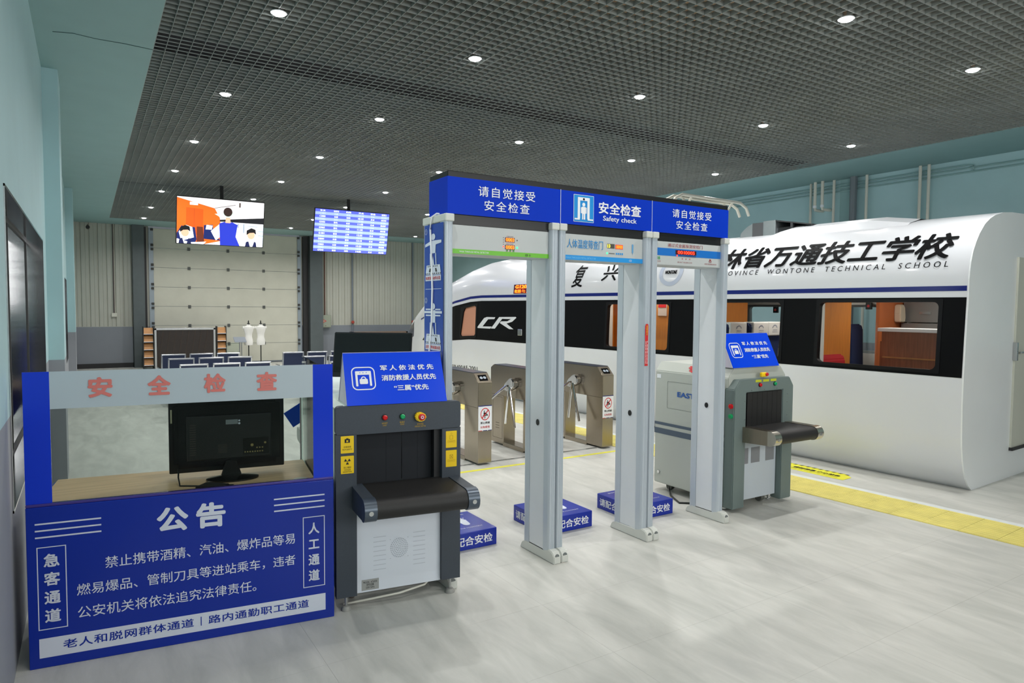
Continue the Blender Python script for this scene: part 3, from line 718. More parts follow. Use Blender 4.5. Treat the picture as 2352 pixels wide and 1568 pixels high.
# ================================================================ GATES
def panel(root, x, flip):
    """upright antenna panel, x = centre"""
    hw = .027
    p = MB(); p.box(x-hw+.003, 3.565, .05, x+hw-.003, 3.735, 2.13, .004, 1); p = p.build('side_panel', GRAYG, root)
    for a, s in ((3.5, 1), (3.80, -1)):
        pts = [(x-hw, a+.066*s), (x-hw, a+.02*s), (x-hw+.004, a+.006*s), (x-hw+.009, a)]
        for k in range(4):
            xx = x-hw+.012+k*.008; pts += [(xx, a), (xx+.002, a+.003*s), (xx+.005, a+.003*s), (xx+.007, a)]
        pts += [(x+hw-.006, a+.003*s), (x+hw, a+.02*s), (x+hw, a+.066*s)]
        MB().prism(pts, 'z', .05, 2.135).build('edge_profile', GRAYA, p)
    MB().box(x-hw-.002, 3.492, 2.135, x+hw+.002, 3.808, 2.18, .006).build('end_cap', CAPM, p)
    f = MB(); f.prism([(3.44, 0), (3.44, .05), (3.462, .075), (3.50, .082), (3.56, .065), (3.77, .065), (3.82, .04), (3.84, 0)], 'x', x-hw-.002, x+hw+.002, .005)
    f = f.build('foot', CAPM, p)
    MB().lathe([(.016, 0), (.016, -.003)], (x, 3.444, .048), 16, 'y').build('bolt_hole', mat('hole_grey', (110, 116, 116), .5), f)
    # sensor port on the left face
    MB().lathe([(.001, 0), (.017, 0), (.017, .003), (.001, .004)], (x-hw-.002, 3.64, .89), 18, 'x', 1, 1.2).build('sensor_port', BLACK, p)
    return p
def gate(x0, x1, label, nm='metal_detector_gate'):
    g = empty(nm, (0, 0, 0), label=label, cat='gate')
    g.location = ((x0+x1)/2, 3.69, 0); X = (x0+x1)/2
    inner = empty('frame', (-X, -3.69, 0)); 
    C.objects.unlink(inner); bpy.data.objects.remove(inner)
    return g, X
def gfix(g, X):
    for ch in list(g.children): ch.location = Vector(ch.location)+Vector((-X, -3.69, 0))
GX = [(1.745, 2.552), (2.556, 3.357), (3.361, 4.155)]
labels = ['left walk-through metal detector gate with green band and blue outer poster', 'middle walk-through gate with cyan band and body temperature wording', 'right walk-through gate with blue band and red wording by grey scanner']
for gi, (x0, x1) in enumerate(GX):
    g, X = gate(x0, x1, labels[gi])
    panel(g, x0+.029, 0); panel(g, x1-.029, 1)
    cbx = MB(); cbx.box(x0+.056, 3.535, 1.955, x1-.056, 3.745, 2.125, .004, 1); cbx = cbx.build('crossbar', mat('crossbar_grey', (186, 191, 191), .45), g)
    MB().box(x0+.056, 3.535, 2.126, x1-.056, 3.745, 2.181).build('black_fascia', BLACK, g)
    a, c = x0+.07, x1-.07; W_ = c-a; Wl = .0135
    Pf = Plane((a, 3.535, 1.955), (1, 0, 0), (0, 0, 1), cbx)
    if gi == 0:
        Pf.polys([rect(-Wl, .001, W_+Wl, .028)], GREENB, .001, 'band'); Pf.text('WALK THROUGH METAL DETECTOR', .14, .014, .2, .010, WHITE, 0, .002)
        Pf.text('CE', W_-.155, .013, .02, .012, DARK, .01, .002); Pf.polys([circ(W_-.13, .013, .007, 12)], mat('seal_green', (90, 140, 50), .5), .002)
        for k in (0, 1):
            Pf.polys([rect(.355, .087-k*.045, .425, .115-k*.045)], DISP, .0012, 'display'); Pf.text('0003', .39, .101-k*.045, .06, .022, LEDO, .02, .0022)
            Pf.text('ALARM COUNT' if not k else 'PASS COUNT', .39, .121-k*.045, .05, .006, DARK, 0, .002)
        Pf.polys([circ(.343, .112-k*.0135, .0025, 8) for k in range(4)], DARK, .002); Pf.polys([circ(.343, .058-.0*k, .004, 8) for k in range(1)], LEDR, .0022, 'indicator')
        Pf.polys([circ(.442, .101, .004, 8)], DARK, .002); Pf.polys([circ(.442, .056, .006, 10)], LEDG, .0024, 'indicator')
        Pf.polys([circ(.37+.023*k, .036, .007, 12) for k in range(3)], mat('button_green', (84, 140, 70), .5), .002, 'buttons')
    elif gi == 1:
        Pf.polys([rect(-Wl, .001, W_+Wl, .032)], CYANB, .001, 'band'); Pf.text('WALK THROUGH METAL DETECTOR', .13, .016, .25, .011, mat('cyan_pale', (120, 200, 240), .4), 0, .002)
        Pf.text('CE', W_-.1, .016, .022, .013, WHITE, 0, .002)
        Pf.text('人体温度筛查门', .165, .107, .30, .058, mat('cyan_print', (40, 140, 205), .4), .004, .002)
        Pf.polys([rect(.352, .092, .418, .122)], mat('display_grey', (84, 80, 72), .3), .0012, 'display'); Pf.text('13', .366, .107, .022, .022, LEDY, .01, .0022)
        Pf.polys([rect(.425, .09, .492, .12)], mat('display_red', (190, 60, 44), .3, emit=.5), .0012, 'display'); Pf.text('0000', .459, .105, .056, .022, LEDO, .01, .0022)
        Pf.polys([circ(.352, .058, .006, 12)], LEDG, .0024, 'indicator'); Pf.polys([rect(.367, .056, .418, .060)], DARK, .002)
        Pf.polys([rect(.43+.017*k, .052, .441+.017*k, .064) for k in range(4)], MATS['cyan_band'], .002, 'buttons')
        Pf.polys([rrect(.573, .07, .587, .13, .006), [(.577, .07), (.583, .07), (.58, .055)]], mat('cyan_line', (96, 158, 204), .4), .002)
    else:
        Pf.polys([rect(-Wl, .068, W_+Wl, .122)], mat('band_blue', (16, 110, 196), .4), .001, 'band')
        Pf.text('通过式金属探测安检门', .29, .145, .36, .026, mat('dull_red_print', (150, 50, 56), .5), 0, .002)
        Pf.polys([rect(.19, .082, .405, .113)], DISP, .002, 'display'); Pf.text('001', .245, .0975, .07, .024, LEDR, .02, .003); Pf.text('0005', .335, .0975, .1, .024, LEDR, .02, .003)
        Pf.polys([circ(.205, .073, .006, 10)], LEDR, .003, 'indicator'); Pf.polys([rect(.225, .069, .40, .077)], mat('led_strip', (40, 70, 120), .4), .003)
        Pf.polys([circ(.26+.038*k, .052, .0045, 10) for k in range(3)], REDP, .002, 'buttons'); Pf.text('贵州门有限公司', .285, .026, .15, .009, MATS['dull_red_print'], 0, .002)
        Pf.text('安盾', .02, .05, .035, .022, mat('green_print', (60, 170, 90), .4), .01, .002); Pf.text('ZD-610', .02, .026, .045, .009, MATS['dull_red_print'], 0, .002)
        Pf.text('♨', .555, .05, .03, .026, MATS['dull_red_print'], 0, .002); Pf.text('配置可疑金属品请交检', .56, .024, .13, .010, MATS['dull_red_print'], 0, .002)
    gfix(g, X)
    if gi == 0:
        # blue instruction poster on the outer left face
        Pp = Plane((x0-X-.0005, 3.775-3.69, 0), (0, -1, 0), (0, 0, 1), g)
        Pp.polys([rect(.006, .06, .262, 2.13)], BLUEP, .003, 'poster')
        p0_, t0_ = Pp.polys, Pp.text
        for k, zt, cap in ((0, 2.08, '标准受检动作示范'), (1, 1.67, '正面安检站姿示范')):
            Pp.polys = lambda lst, *a, zt=zt: p0_([[(x, zt+(z-zt)*.55) for x, z in q] for q in lst], *a)
            Pp.text = lambda t_, x, z, w_, h_, *a, zt=zt: t0_(t_, x, zt+(z-zt)*.55, w_, h_*.6, *a)
            Pp.text('①②'[k], .032, zt+.02, .036, .055, WHITEV, 0, .005)
            cx = .130
            Pp.polys([circ(cx, zt-.045, .028, 18, 1.25)], WHITEV, .005, 'pictogram')
            if k == 0: Pp.polys([[(cx-.11, zt-.115), (cx-.03, zt-.085), (cx+.03, zt-.085), (cx+.11, zt-.09), (cx+.11, zt-.118), (cx+.035, zt-.13), (cx+.03, zt-.22), (cx-.035, zt-.22), (cx-.035, zt-.125), (cx-.11, zt-.145)]], WHITEV, .005, 'pictogram')
            else: Pp.polys([[(cx-.03, zt-.085), (cx+.03, zt-.085), (cx+.03, zt-.22), (cx-.03, zt-.22)], rect(cx-.12, zt-.12, cx-.03, zt-.095), rect(cx+.03, zt-.12, cx+.12, zt-.095), rect(cx-.10, zt-.15, cx-.03, zt-.135), rect(cx+.03, zt-.15, cx+.10, zt-.135), rect(cx-.1, zt-.085, cx-.03, zt-.07), rect(cx+.03, zt-.085, cx+.10, zt-.07)], WHITEV, .005, 'pictogram')
            Pp.polys([[(cx-.045, zt-.22), (cx-.037, zt-.22), (cx-.037, zt-.35), (cx-.045, zt-.35)], [(cx+.03, zt-.22), (cx+.04, zt-.22), (cx+.045, zt-.35), (cx+.035, zt-.35)], [(cx, zt-.25), (cx+.016, zt-.35), (cx-.016, zt-.35)]], WHITEV, .005, 'pictogram')
            Pp.polys([[(cx-.09, zt-.345), (cx+.09, zt-.345), (cx+.105, zt-.45), (cx-.105, zt-.45)]], WHITEV, .005, 'pictogram')
            Pp.polys([rect(cx-.10+.024*q, zt-.445, cx-.09+.024*q, zt-.43) for q in range(9)]+[rect(cx-.07+.024*q, zt-.365, cx-.06+.024*q, zt-.353) for q in range(6)]+[[(cx-.045, zt-.38), (cx-.03, zt-.38), (cx-.035, zt-.42), (cx-.055, zt-.42)], [(cx+.03, zt-.38), (cx+.045, zt-.38), (cx+.055, zt-.42), (cx+.035, zt-.42)]], DARK, .006, 'pictogram')
            Pp.polys([rect(cx-.105, zt-.515, cx+.105, zt-.455)], WHITEV, .005, 'caption_plate'); Pp.text(cap, cx, zt-.485, .195, .034, REDP, .01, .0065)
            Pp.polys([rect(cx-.105, zt-.605, cx+.11, zt-.6)], WHITEV, .005, 'divider')
    if gi == 1:
        Pr = Plane((x1-.022-X+.0, 3.4965-3.69, 0), (1, 0, 0), (0, 0, 1), g)
        Pr.polys([[(-.034, 1.24), (-.004, 1.24), (-.004, 1.525), (-.008, 1.535), (-.026, 1.535), (-.034, 1.52)]], REDP, .001, 'red_sticker')
        Pr.text('温\n馨\n提\n示', -.019, 1.49, .011, .07, LEDY if False else mat('gold_print', (240, 190, 60), .5), .02, .002)
        Pr.text('请\n携\n带\n物\n品\n过\n机', -.026, 1.335, .009, .16, WHITE, 0, .002); Pr.text('严\n禁\n携\n带\n危\n险\n品', -.012, 1.335, .009, .16, WHITE, 0, .002)
# cable draped down the poster side
tag(MB().tube([(1.80, 3.62, 2.188), (1.76, 3.64, 2.192), (1.735, 3.66, 2.17), (1.734, 3.672, 2.1), (1.735, 3.66, 1.95), (1.735, 3.645, 1.75), (1.735, 3.655, 1.55), (1.735, 3.685, 1.38), (1.735, 3.69, 1.1), (1.735, 3.7, .6), (1.735, 3.72, .02)], .006, 8).build('power_cable', WHITE, smooth=True), 'white cable draped down the blue poster side of the left gate', 'cable')
# header light box
hd = empty('header_sign', (2.97, 3.648, 2.183), label='long blue overhead safety check sign with black edges on top of gates', cat='sign')
hx0, hx1 = -1.195, 1.195
MB().box(hx0, -.12, .0, hx1, .12, .248, .004, 1).build('sign_box', BLACK, hd)
MB().box(hx0-.002, -.123, .001, hx1+.002, .123, .214).build('blue_face', BLUEH, hd)
Ph = Plane((hx0, -.123, 0), (.9, 0, 0), (0, 0, 1), hd); Wd = hx1-hx0
HS = Vector((.985, .95))
_p, _t = Ph.polys, Ph.text
Ph.polys = lambda lst, *a, **k: _p([[(x*HS.x, z*HS.y) for x, z in q] for q in lst], *a, **k)
Ph.text = lambda t_, cx, cz, w_, h_, *a, **k: _t(t_, cx*HS.x, cz*HS.y, w_*.965, h_*HS.y, *a, **k)
Ph.polys([rect(.815, 0, .8185, .228), rect(1.622, 0, 1.6255, .228)], WHITEV, .001, 'seam')
for cx in (.41, 2.03): Ph.text('请自觉接受', cx, .155, .42, .064, WHITE, .004, .0015, spacing=1.2); Ph.text('安全检查', cx, .07, .335, .064, WHITE, .004, .0015, spacing=1.25)
Ph.polys([rrect(.922, .022, 1.092, .207, .004)], WHITE, .001, 'pictogram'); Ph.polys([rrect(.925, .025, 1.089, .204, .004)], mat('icon_cyan', (16, 140, 214), .3), .002, 'pictogram')
Ph.polys([rect(.955, .045, .975, .185), rect(1.035, .045, 1.055, .185), rect(.955, .168, 1.055, .19), rect(.93, .036, .972, .046), rect(1.038, .036, 1.085, .046)], WHITE, .003, 'pictogram'); Ph.polys([circ(1.005, .178, .008, 14)], MATS['icon_cyan'], .0035, 'pictogram')
Ph.polys([circ(1.005, .142, .013, 16), rrect(.987, .078, 1.023, .127, .008), rect(.992, .04, 1.003, .08), rect(1.007, .04, 1.018, .08), rect(.981, .082, .986, .122), rect(1.024, .082, 1.029, .122)], WHITE, .003, 'pictogram')
Ph.text('安全检查', 1.325, .135, .39, .082, WHITE, .018, .0015, spacing=1.05); Ph.text('Safety check', 1.325, .058, .31, .045, WHITE, .008, .0015)

# ================================================================ FOOT BOXES
def footbox(x0, y0, label):
    t = empty('step_box', (x0, y0, 0), label=label, cat='platform', group='blue step boxes under the gates')
    b = MB().box(0, 0, 0, .43, .43, .12, .004).build('body', BOXB, t)
    for pl_ in (Plane((0, 0, 0), (1, 0, 0), (0, 0, 1), b), Plane((0, .43, 0), (0, -1, 0), (0, 0, 1), b)):
        pl_.text('请配合安检', .215, .06, .36, .062, WHITE, .015, .0012)
    Pt = Plane((0, 0, .12), (1, 0, 0), (0, 1, 0), b)
    for cx, s in ((.15, 1), (.28, -1)):
        Pt.polys([circ(cx, .17, .027, 16, 1.25), circ(cx+.004*s, .25, .037, 18, 1.1), [(cx-.027, .17), (cx+.027, .17), (cx+.038, .25), (cx-.034, .25)]], WHITEV, .001, 'footprint')
        Pt.polys([circ(cx+s*(.032-.017*k), .302+.008*(k < 3)-.004*k, .0095-.001*(k), 10, 1.2) for k in range(5)], WHITEV, .001, 'footprint')
    Pt.text('请站在脚印处接受安检', .215, .375, .3, .022, WHITEV, 0, .001); Pt.text('STAND ON THE FOOTPRINT', .215, .085, .3, .014, WHITEV, 0, .001)
    return t
footbox(1.95, 3.96, 'blue step box with white footprint beside the dark scanner'); footbox(2.765, 3.92, 'blue step box with footprint seen between first and second gate posts'); footbox(3.53, 3.84, 'blue step box with footprint in front of the grey scanner, under right gate')

# ================================================================ SCANNERS
def tent(root_loc, rz, w_, name_label):
    t = empty('tent_sign', root_loc, rz, label=name_label, cat='sign', group='blue tent signs on the scanners')
    hgt, dep = .275, .135
    front = [(0, 0, 0), (w_, 0, 0), (w_, dep, hgt), (0, dep, hgt)]
    MB().prism([(0, 0), (dep, hgt), (dep+.003, hgt), (.006, 0)], 'x', 0, w_).build('front_board', BLUET, t)
    MB().prism([(dep, hgt), (dep*2, 0), (dep*2-.006, 0), (dep-.003, hgt)], 'x', 0, w_).build('back_board', mat('sign_lilac', (206, 200, 214), .5), t)
    MB().prism([(.006, .002), (dep-.0, hgt-.006), (.010, .0)], 'x', -.001, .0).build('edge', WHITE, t)
    MB().prism([(.006, 0), (dep, hgt-.01), (dep*2-.006, 0)], 'x', .004, .007).build('side_board', MATS['sign_lilac'], t)
    ey = Vector((0, dep, hgt)).normalized(); L = math.hypot(dep, hgt)
    P = Plane((0, 0, 0), (1, 0, 0), ey, t)
    k = w_/.58
    cx = .105*k
    o_, i_ = rrect(cx-.067*k, .086, cx+.067*k, .220, .03), rrect(cx-.061*k, .092, cx+.061*k, .214, .025)
    P.ring(o_, i_, WHITE, .001, 'pictogram')
    P.polys([rrect(cx-.045*k, .174, cx+.045*k, .196, .005), rrect(cx-.045*k, .108, cx-.033*k, .182, .004), rrect(cx+.033*k, .108, cx+.045*k, .182, .004), rrect(cx-.023*k, .120, cx+.023*k, .150, .006)], WHITE, .001, 'pictogram')
    P.ring(circ(cx, .150, .015*k, 20), circ(cx, .150, .009*k, 20), WHITE, .0012, 'pictogram'); P.polys([circ(cx-.018*k+.018*k*q, .186, .0025, 8) for q in range(3)], BLUET, .0016, 'pictogram')
    P.text('军人依法优先', .365*k, .210, .32*k, .033, WHITE, .022, spacing=1.5); P.text('消防救援人员优先', .37*k, .151, .325*k, .035, WHITE, .022); P.text('“三属”优先', .376*k, .090, .205*k, .034, WHITE, .022)
    return t
# scanner 1
S1 = empty('x_ray_scanner', (1.1, 3.49, 0), -8, label='charcoal fronted baggage x-ray scanner with yellow labels beside the booth', cat='scanner')
FW = .70
fr = MB(); fr.box(0, 0, .075, .11, .045, .96); fr.box(.59, 0, .085, FW, .045, .96); fr.prism(rrect(0, .955, FW, 1.11, .022), 'y', 0, .045)
fr.build('front_frame', CHAR, S1)
MB().box(.13, 0.004, 1.0, .575, .001, 1.005).build('panel_seam', DARK, S1) if False else None
b = MB(); b.box(.012, .045, .09, .018, 1.6, 1.085); b.box(.565, .045, .09, .571, 1.6, 1.085); b.prism([(.012, 1.08), (.012, 1.09), (.05, 1.112), (.54, 1.112), (.571, 1.09), (.571, 1.08)], 'y', .02, 1.6)
b.box(.012, 1.56, .09, .571, 1.6, .45); b.box(.012, 1.56, .97, .571, 1.6, 1.09)
b = b.build('body', SCGREEN, S1)
MB().box(.008, 1.56, .09, .02, 1.615, 1.09).build('rear_edge_trim', mat('trim_brown', (96, 88, 90), .5), b)
Ps = Plane((.012, 1.6, 0), (0, -1, 0), (0, 0, 1), b)
Ps.ring(circ(.38, .90, .06, 28, 1.1), circ(.38, .90, .045, 28, 1.1), mat('emblem_grey', (120, 130, 126), .5), .001, 'emblem'); Ps.polys([circ(.38, .90, .032, 20)], mat('emblem_blue', (110, 140, 170), .5), .001, 'emblem')
Ps.text('安全\n检查', .56, .90, .13, .13, mat('side_print', (90, 104, 100), .5), .01); Ps.polys([rect(.2, .68, .95, .79)], mat('label_green_grey', (176, 190, 184), .5), .001, 'label'); Ps.text('24H', .7, .735, .12, .05, REDP, .01, .002); Ps.text('X-RAY SCANNER', .55, .64, .5, .04, mat('blue_print', (80, 120, 180), .5), 0, .002)
MB().box(.11, .03, .075, .59, .045, .54, .002).build('service_panel', SCWHITE, S1)
Pv = Plane((0, .03, 0), (1, 0, 0), (0, 0, 1), S1)
dots = []
for ri in range(6):
    n_ = max(1, ri*6)
    for q in range(n_): a = 2*PI*q/n_; dots.append(circ(.35+ri*.0095*math.cos(a), .30+ri*.0105*math.sin(a), .0024, 6))
Pv.polys(dots, mat('vent_grey', (150, 156, 164), .6), .0006, 'speaker_holes')
Pv.polys([circ(.30, .35, .002, 6), circ(.40, .352, .002, 6), circ(.30, .243, .002, 6), circ(.40, .245, .002, 6)], MATS['vent_grey'], .0006, 'screws')
Pv.polys([rect(.205, .19+.026*q, .275, .1935+.026*q) for q in range(8)]+[rect(.43, .19+.026*q, .50, .1935+.026*q) for q in range(8)], mat('slot_grey', (196, 202, 212), .6), .0006, 'louvre')
Pv.polys([rect(.14, .085, .235, .145)], mat('plate_steel', (168, 170, 168), .4, .4), .001, 'rating_plate'); Pv.text('MODEL  AT6550\n安检设备\n220V 50Hz', .187, .115, .075, .04, DARK, 0, .002)
# lead curtain strips inside the tunnel
for q in range(5):
    MB().box(.112+.091*q, .10+.0015*(q % 2), .645, .112+.091*q+(.0915 if q != 2 else .087), .1012+.0015*(q % 2), .955).build('curtain_strip', mat('curtain_rubber', (32, 35, 41), .8), S1)
b = MB(); b.box(.10, .045, .95, .564, 1.55, .96); b.box(.10, .045, .5, .11, 1.55, .95); b.box(.555, .05, .5, .563, 1.55, .95); b.box(.555, .04, .5, .6, .05, .95); b.build('tunnel', DARK, S1)
def conveyor(root, x0, x1, ylen, z, railm, endm, th=.115, back=False, railw=.05):
    y0, y1 = (-ylen, .04) if not back else (1.4, 1.6+ylen)
    r_ = .052
    yc = y0+r_ if not back else y1-r_; n_ = 10
    pts = []
    rng = range(n_+1)
    if not back:
        pts = [(y1, z)]+[(yc-r_*math.sin(PI*k/n_), z-r_+r_*math.cos(PI*k/n_)) for k in rng]+[(y1, z-2*r_)]
    else:
        pts = [(y0, z)]+[(yc+r_*math.sin(PI*k/n_), z-r_+r_*math.cos(PI*k/n_)) for k in rng]+[(y0, z-2*r_)]
    cv = empty('conveyor', (0, 0, 0)); cv.parent = root
    MB().prism(pts, 'x', x0+railw, x1-railw).build('belt', BLACKM, cv, smooth=True)
    for a, c in ((x0, x0+railw-.002), (x1-railw+.002, x1)):
        if not back: p2 = [(y1, z+.004)]+[(yc-(r_+.004)*math.sin(PI*k/n_), z-r_+(r_+.004)*math.cos(PI*k/n_)) for k in rng]+[(y1, z-2*r_-.02)]
        else: p2 = [(y0, z+.004)]+[(yc+(r_+.004)*math.sin(PI*k/n_), z-r_+(r_+.004)*math.cos(PI*k/n_)) for k in rng]+[(y0, z-2*r_-.03)]
        rail = MB().prism(p2, 'x', a, c).build('side_rail', railm, cv, smooth=True)
        if not back:
            p3 = [(yc+.02, z+.006)]+[(yc-(r_+.006)*math.sin(PI*k/n_), z-r_+(r_+.006)*math.cos(PI*k/n_)) for k in rng]+[(yc+.02, z-2*r_-.006)]
            MB().prism(p3, 'x', a-.0015, c+.0015).build('end_cap', endm, rail, smooth=True)
            MB().lathe([(.012, 0), (.012, -.004)], ((a+c)/2, yc-r_-.004, z-.055), 12, 'y').build('bolt', ALU, rail)
    return cv
ENDC = mat('end_cap_slate', (78, 88, 100), .3, .4)
conveyor(S1, .085, .69, .33, .675, CHAR, ENDC, railw=.062)
conveyor(S1, .08, .56, .85, .60, mat('rail_grey', (150, 154, 150), .4, .3), ALU, back=True)
MB().box(.12, 2.2, .0, .16, 2.24, .49).box(.5, 2.2, .0, .54, 2.24, .49).build('rear_leg', DARK, S1)
def button(root, x, z, m, y=0, r_=.0135):
    q = MB().lathe([(r_*1.25, 0), (r_*1.25, -.004)], (x, y, z), 18, 'y').build('button_ring', BLACK, root); MB().lathe([(r_, -.004), (r_, -.014), (r_*.7, -.018)], (x, y, z), 18, 'y').build('button_cap', m, q, smooth=True)
button(S1, .262, 1.04, mat('button_red', (206, 14, 22), .25)); button(S1, .36, 1.04, mat('button_emerald', (16, 160, 96), .25))
q = MB().prism([(.425, 1.03), (.432, 1.052), (.448, 1.062), (.47, 1.058), (.49, 1.043), (.488, 1.022), (.47, 1.008), (.442, 1.010)], 'y', -.03, 0, .005).build('emergency_shroud', YELL, S1)
MB().lathe([(.0175, -.03), (.019, -.038), (.012, -.044)], (.462, 0, 1.035), 18, 'y').build('emergency_button', REDP, q, smooth=True)
Pq = Plane((.462, -.044, 1.035), (1, 0, 0), (0, 0, 1), q); Pq.ring(circ(0, 0, .009, 16), circ(0, 0, .005, 16), WHITEV, .001, 'arrow_mark')
P1 = Plane((0, 0, 0), (1, 0, 0), (0, 0, 1), S1); YP = mat('label_gold', (196, 160, 40), .5)
P1.text('X射线灯', .262, 1.008, .032, .011, YP, 0, .0012); P1.text('X-RAY', .262, .996, .022, .008, YP, 0, .0012); P1.text('电源灯', .36, 1.008, .028, .011, YP, 0, .0012); P1.text('POWER', .36, .996, .022, .008, YP, 0, .0012)
P1.text('紧急按钮', .462, .992, .036, .011, YP, 0, .0012); P1.text('EMERGENCY BUTTON', .462, .979, .062, .008, YP, 0, .0012)
YD = mat('label_ink', (60, 52, 20), .5)
def ylab(x0, z0, x1, z1, kind):
    P1.polys([rrect(x0, z0, x1, z1, .003)], YELL, .001, 'yellow_label'); cx = (x0+x1)/2; zc = (z0+z1)/2
    if kind == 0:
        P1.ring([(cx-.014, zc+.01), (cx+.014, zc+.01), (cx+.014, zc+.03), (cx-.014, zc+.03)], [(cx-.005, zc+.014), (cx+.005, zc+.014), (cx+.005, zc+.024), (cx-.005, zc+.024)], BLACK, .002, 'pictogram'); P1.polys([rect(cx-.006, zc+.03, cx+.006, zc+.034)], BLACK, .002, 'pictogram')
        P1.text('注意胶卷', cx, zc-.012, .04, .010, YD, 0, .002); P1.text('FILM SAFETY', cx, zc-.026, .05, .008, YD, 0, .002)
    elif kind == 1:
        for a in (90, 210, 330):
            A0 = R(a+180)
            P1.polys([[(cx+.006*math.cos(A0-.5), zc+.018+.006*math.sin(A0-.5)), (cx+.018*math.cos(A0-.45), zc+.018+.018*math.sin(A0-.45)), (cx+.018*math.cos(A0+.45), zc+.018+.018*math.sin(A0+.45)), (cx+.006*math.cos(A0+.5), zc+.018+.006*math.sin(A0+.5))]], BLACK, .002, 'pictogram')
        P1.polys([circ(cx, zc+.018, .003, 8)], BLACK, .002, 'pictogram'); P1.text('当心辐射', cx, zc-.014, .04, .010, YD, 0, .002); P1.text('DANGER\nRADIATION', cx, zc-.032, .046, .018, YD, 0, .002)
    else:
        YL = mat('label_thin', (176, 140, 10), .5)
        P1.ring(rect(cx-.01, zc-.0, cx+.01, zc+.022), rect(cx-.0085, zc+.0015, cx+.0085, zc+.0205), YL, .002, 'pictogram')
        if kind == 3: P1.polys([[(cx-.009, zc+.001), (cx-.0075, zc), (cx+.009, zc+.021), (cx+.0075, zc+.022)], [(cx+.009, zc+.001), (cx+.0075, zc), (cx-.009, zc+.021), (cx-.0075, zc+.022)]], YL, .002, 'pictogram')
        else: P1.ring(circ(cx, zc+.032, .005, 12), circ(cx, zc+.032, .004, 12), YL, .002, 'pictogram')
        P1.ring(rect(cx-.022, zc-.018, cx+.022, zc-.006), rect(cx-.021, zc-.017, cx+.021, zc-.007), YL, .002, 'pictogram'); P1.text('CORRECT' if kind == 2 else 'INCORRECT', cx, zc-.012, .034, .005, YL, 0, .002)
ylab(.026, .86, .095, .952, 0); ylab(.026, .75, .095, .845, 1); ylab(.612, .845, .677, .94, 2); ylab(.612, .735, .677, .83, 3)
for x, y in ((.055, .02), (.645, .02), (.055, 1.5), (.5, 1.5)):
    q = MB().tube([(x, y, .025), (x, y, .10)], .008, 8).build('levelling_foot', ALU, S1); MB().lathe([(.028, 0), (.028, .008), (.02, .022), (.008, .026)], (x, y, 0), 16).build('foot_pad', mat('pad_grey', (150, 150, 146), .5), q, smooth=True)
for x, y in ((.11, .16), (.56, .3)):
    q = MB().lathe([(.028, -.012), (.03, 0), (.028, .012)], (x, y, .03), 16, 'x').build('castor', mat('castor_brown', (110, 100, 92), .5), S1); MB().box(x-.018, y-.014, .04, x+.018, y+.014, .095).build('castor_fork', ALU, q)
tag(MB().tube([(1.16, 3.56, .008), (1.3, 3.5, .03), (1.45, 3.46, .045), (1.6, 3.46, .06), (1.7, 3.52, .09)], .006, 8).build('floor_cable', CREAM, smooth=True), 'pale cable looping under the charcoal scanner', 'cable')
t1 = tent((1.1+.058*math.cos(R(-8))+.002, 3.49-.012, 1.1125), -8, .557, 'blue tent sign with lock and gate symbol on the charcoal scanner')
# operator screen on top of the scanner
ms = empty('flat_monitor', (1.52, 4.10, 1.13), -38, label='black flat monitor standing on top of the charcoal scanner', cat='monitor')
MB().prism([(0, .06), (.02, .06), (.075, .345), (.055, .345)], 'x', -.255, .255, .004).build('casing', BLACK, ms)
Pm = Plane((0, -.0005, .062), (1, 0, 0), Vector((0, .055, .285)), ms); Pm.polys([rect(-.245, .03, .245, .278)], BLACKG, .001, 'screen')
MB().box(-.1, .0, 0, .1, .14, .012, .004).box(-.03, .05, .01, .03, .08, .12).build('stand', BLACK, ms)

# scanner 2
S2 = empty('x_ray_scanner', (4.36, 3.61, 0), 0, label='light grey baggage x-ray scanner with green grey arch beside the train', cat='scanner')
b = MB(); b.prism([(.0, .07), (.73, .07), (.73, 1.085), (.66, 1.165), (.06, 1.165), (.0, 1.085)], 'y', .04, .86, .006); b = b.build('body', SCGREY, S2)
arch = MB(); arch.prism([(-.006, .03), (.14, .03), (.14, .97), (.60, .97), (.60, .03), (.745, .03), (.745, 1.0), (.69, 1.075), (.06, 1.075), (-.006, 1.0)], 'y', -.03, .07, .006)
arch.build('front_arch', SCARCH, S2)
MB().prism([(-.02, .075), (.0, .075), (.0, 1.0), (.05, 1.06), (.05, 1.078), (-.02, 1.02)], 'y', .07, .2).build('side_rib', SCGREY, S2)
MB().box(.15, .02, .072, .595, .038, .60).build('lower_panel', mat('panel_lilac', (196, 204, 212), .5), S2)
P2 = Plane((0, .02, 0), (1, 0, 0), (0, 0, 1), S2)
P2.polys([rect(x+.0, .37, x+.11, .50) for x in (.13, .275, .46)], mat('louvre_grey', (146, 148, 152), .6), .001, 'louvre'); P2.polys([rect(x, .375+.01*q, x+.11, .378+.01*q) for x in (.13, .275, .46) for q in range(13)], mat('louvre_slot', (120, 122, 126), .6), .002, 'louvre')
b2_ = MB(); b2_.box(.15, -.02, .62, .60, .04, .97); b2_.build('tunnel', BLACK, S2)
for q in range(7): MB().box(.155+.063*q, -.026, .675, .155+.063*q+.061, -.022, .965).build('curtain_strip', BLACKM, S2)
conveyor(S2, .10, .71, .34, .69, STEEL, mat('end_cap_bright', (206, 200, 186), .22, .95), railw=.075)
for x, m in ((.30, 'button_red'), (.49, 'button_emerald')): button(S2, x, 1.025, MATS[m], -.03, .014)
Pz = Plane((0, -.03, 0), (1, 0, 0), (0, 0, 1), S2); Pz.polys([rect(x, 1.048, x+.075, 1.068) for x in (.245, .34, .435)], mat('label_lime', (190, 196, 40), .5), .001, 'yellow_label')
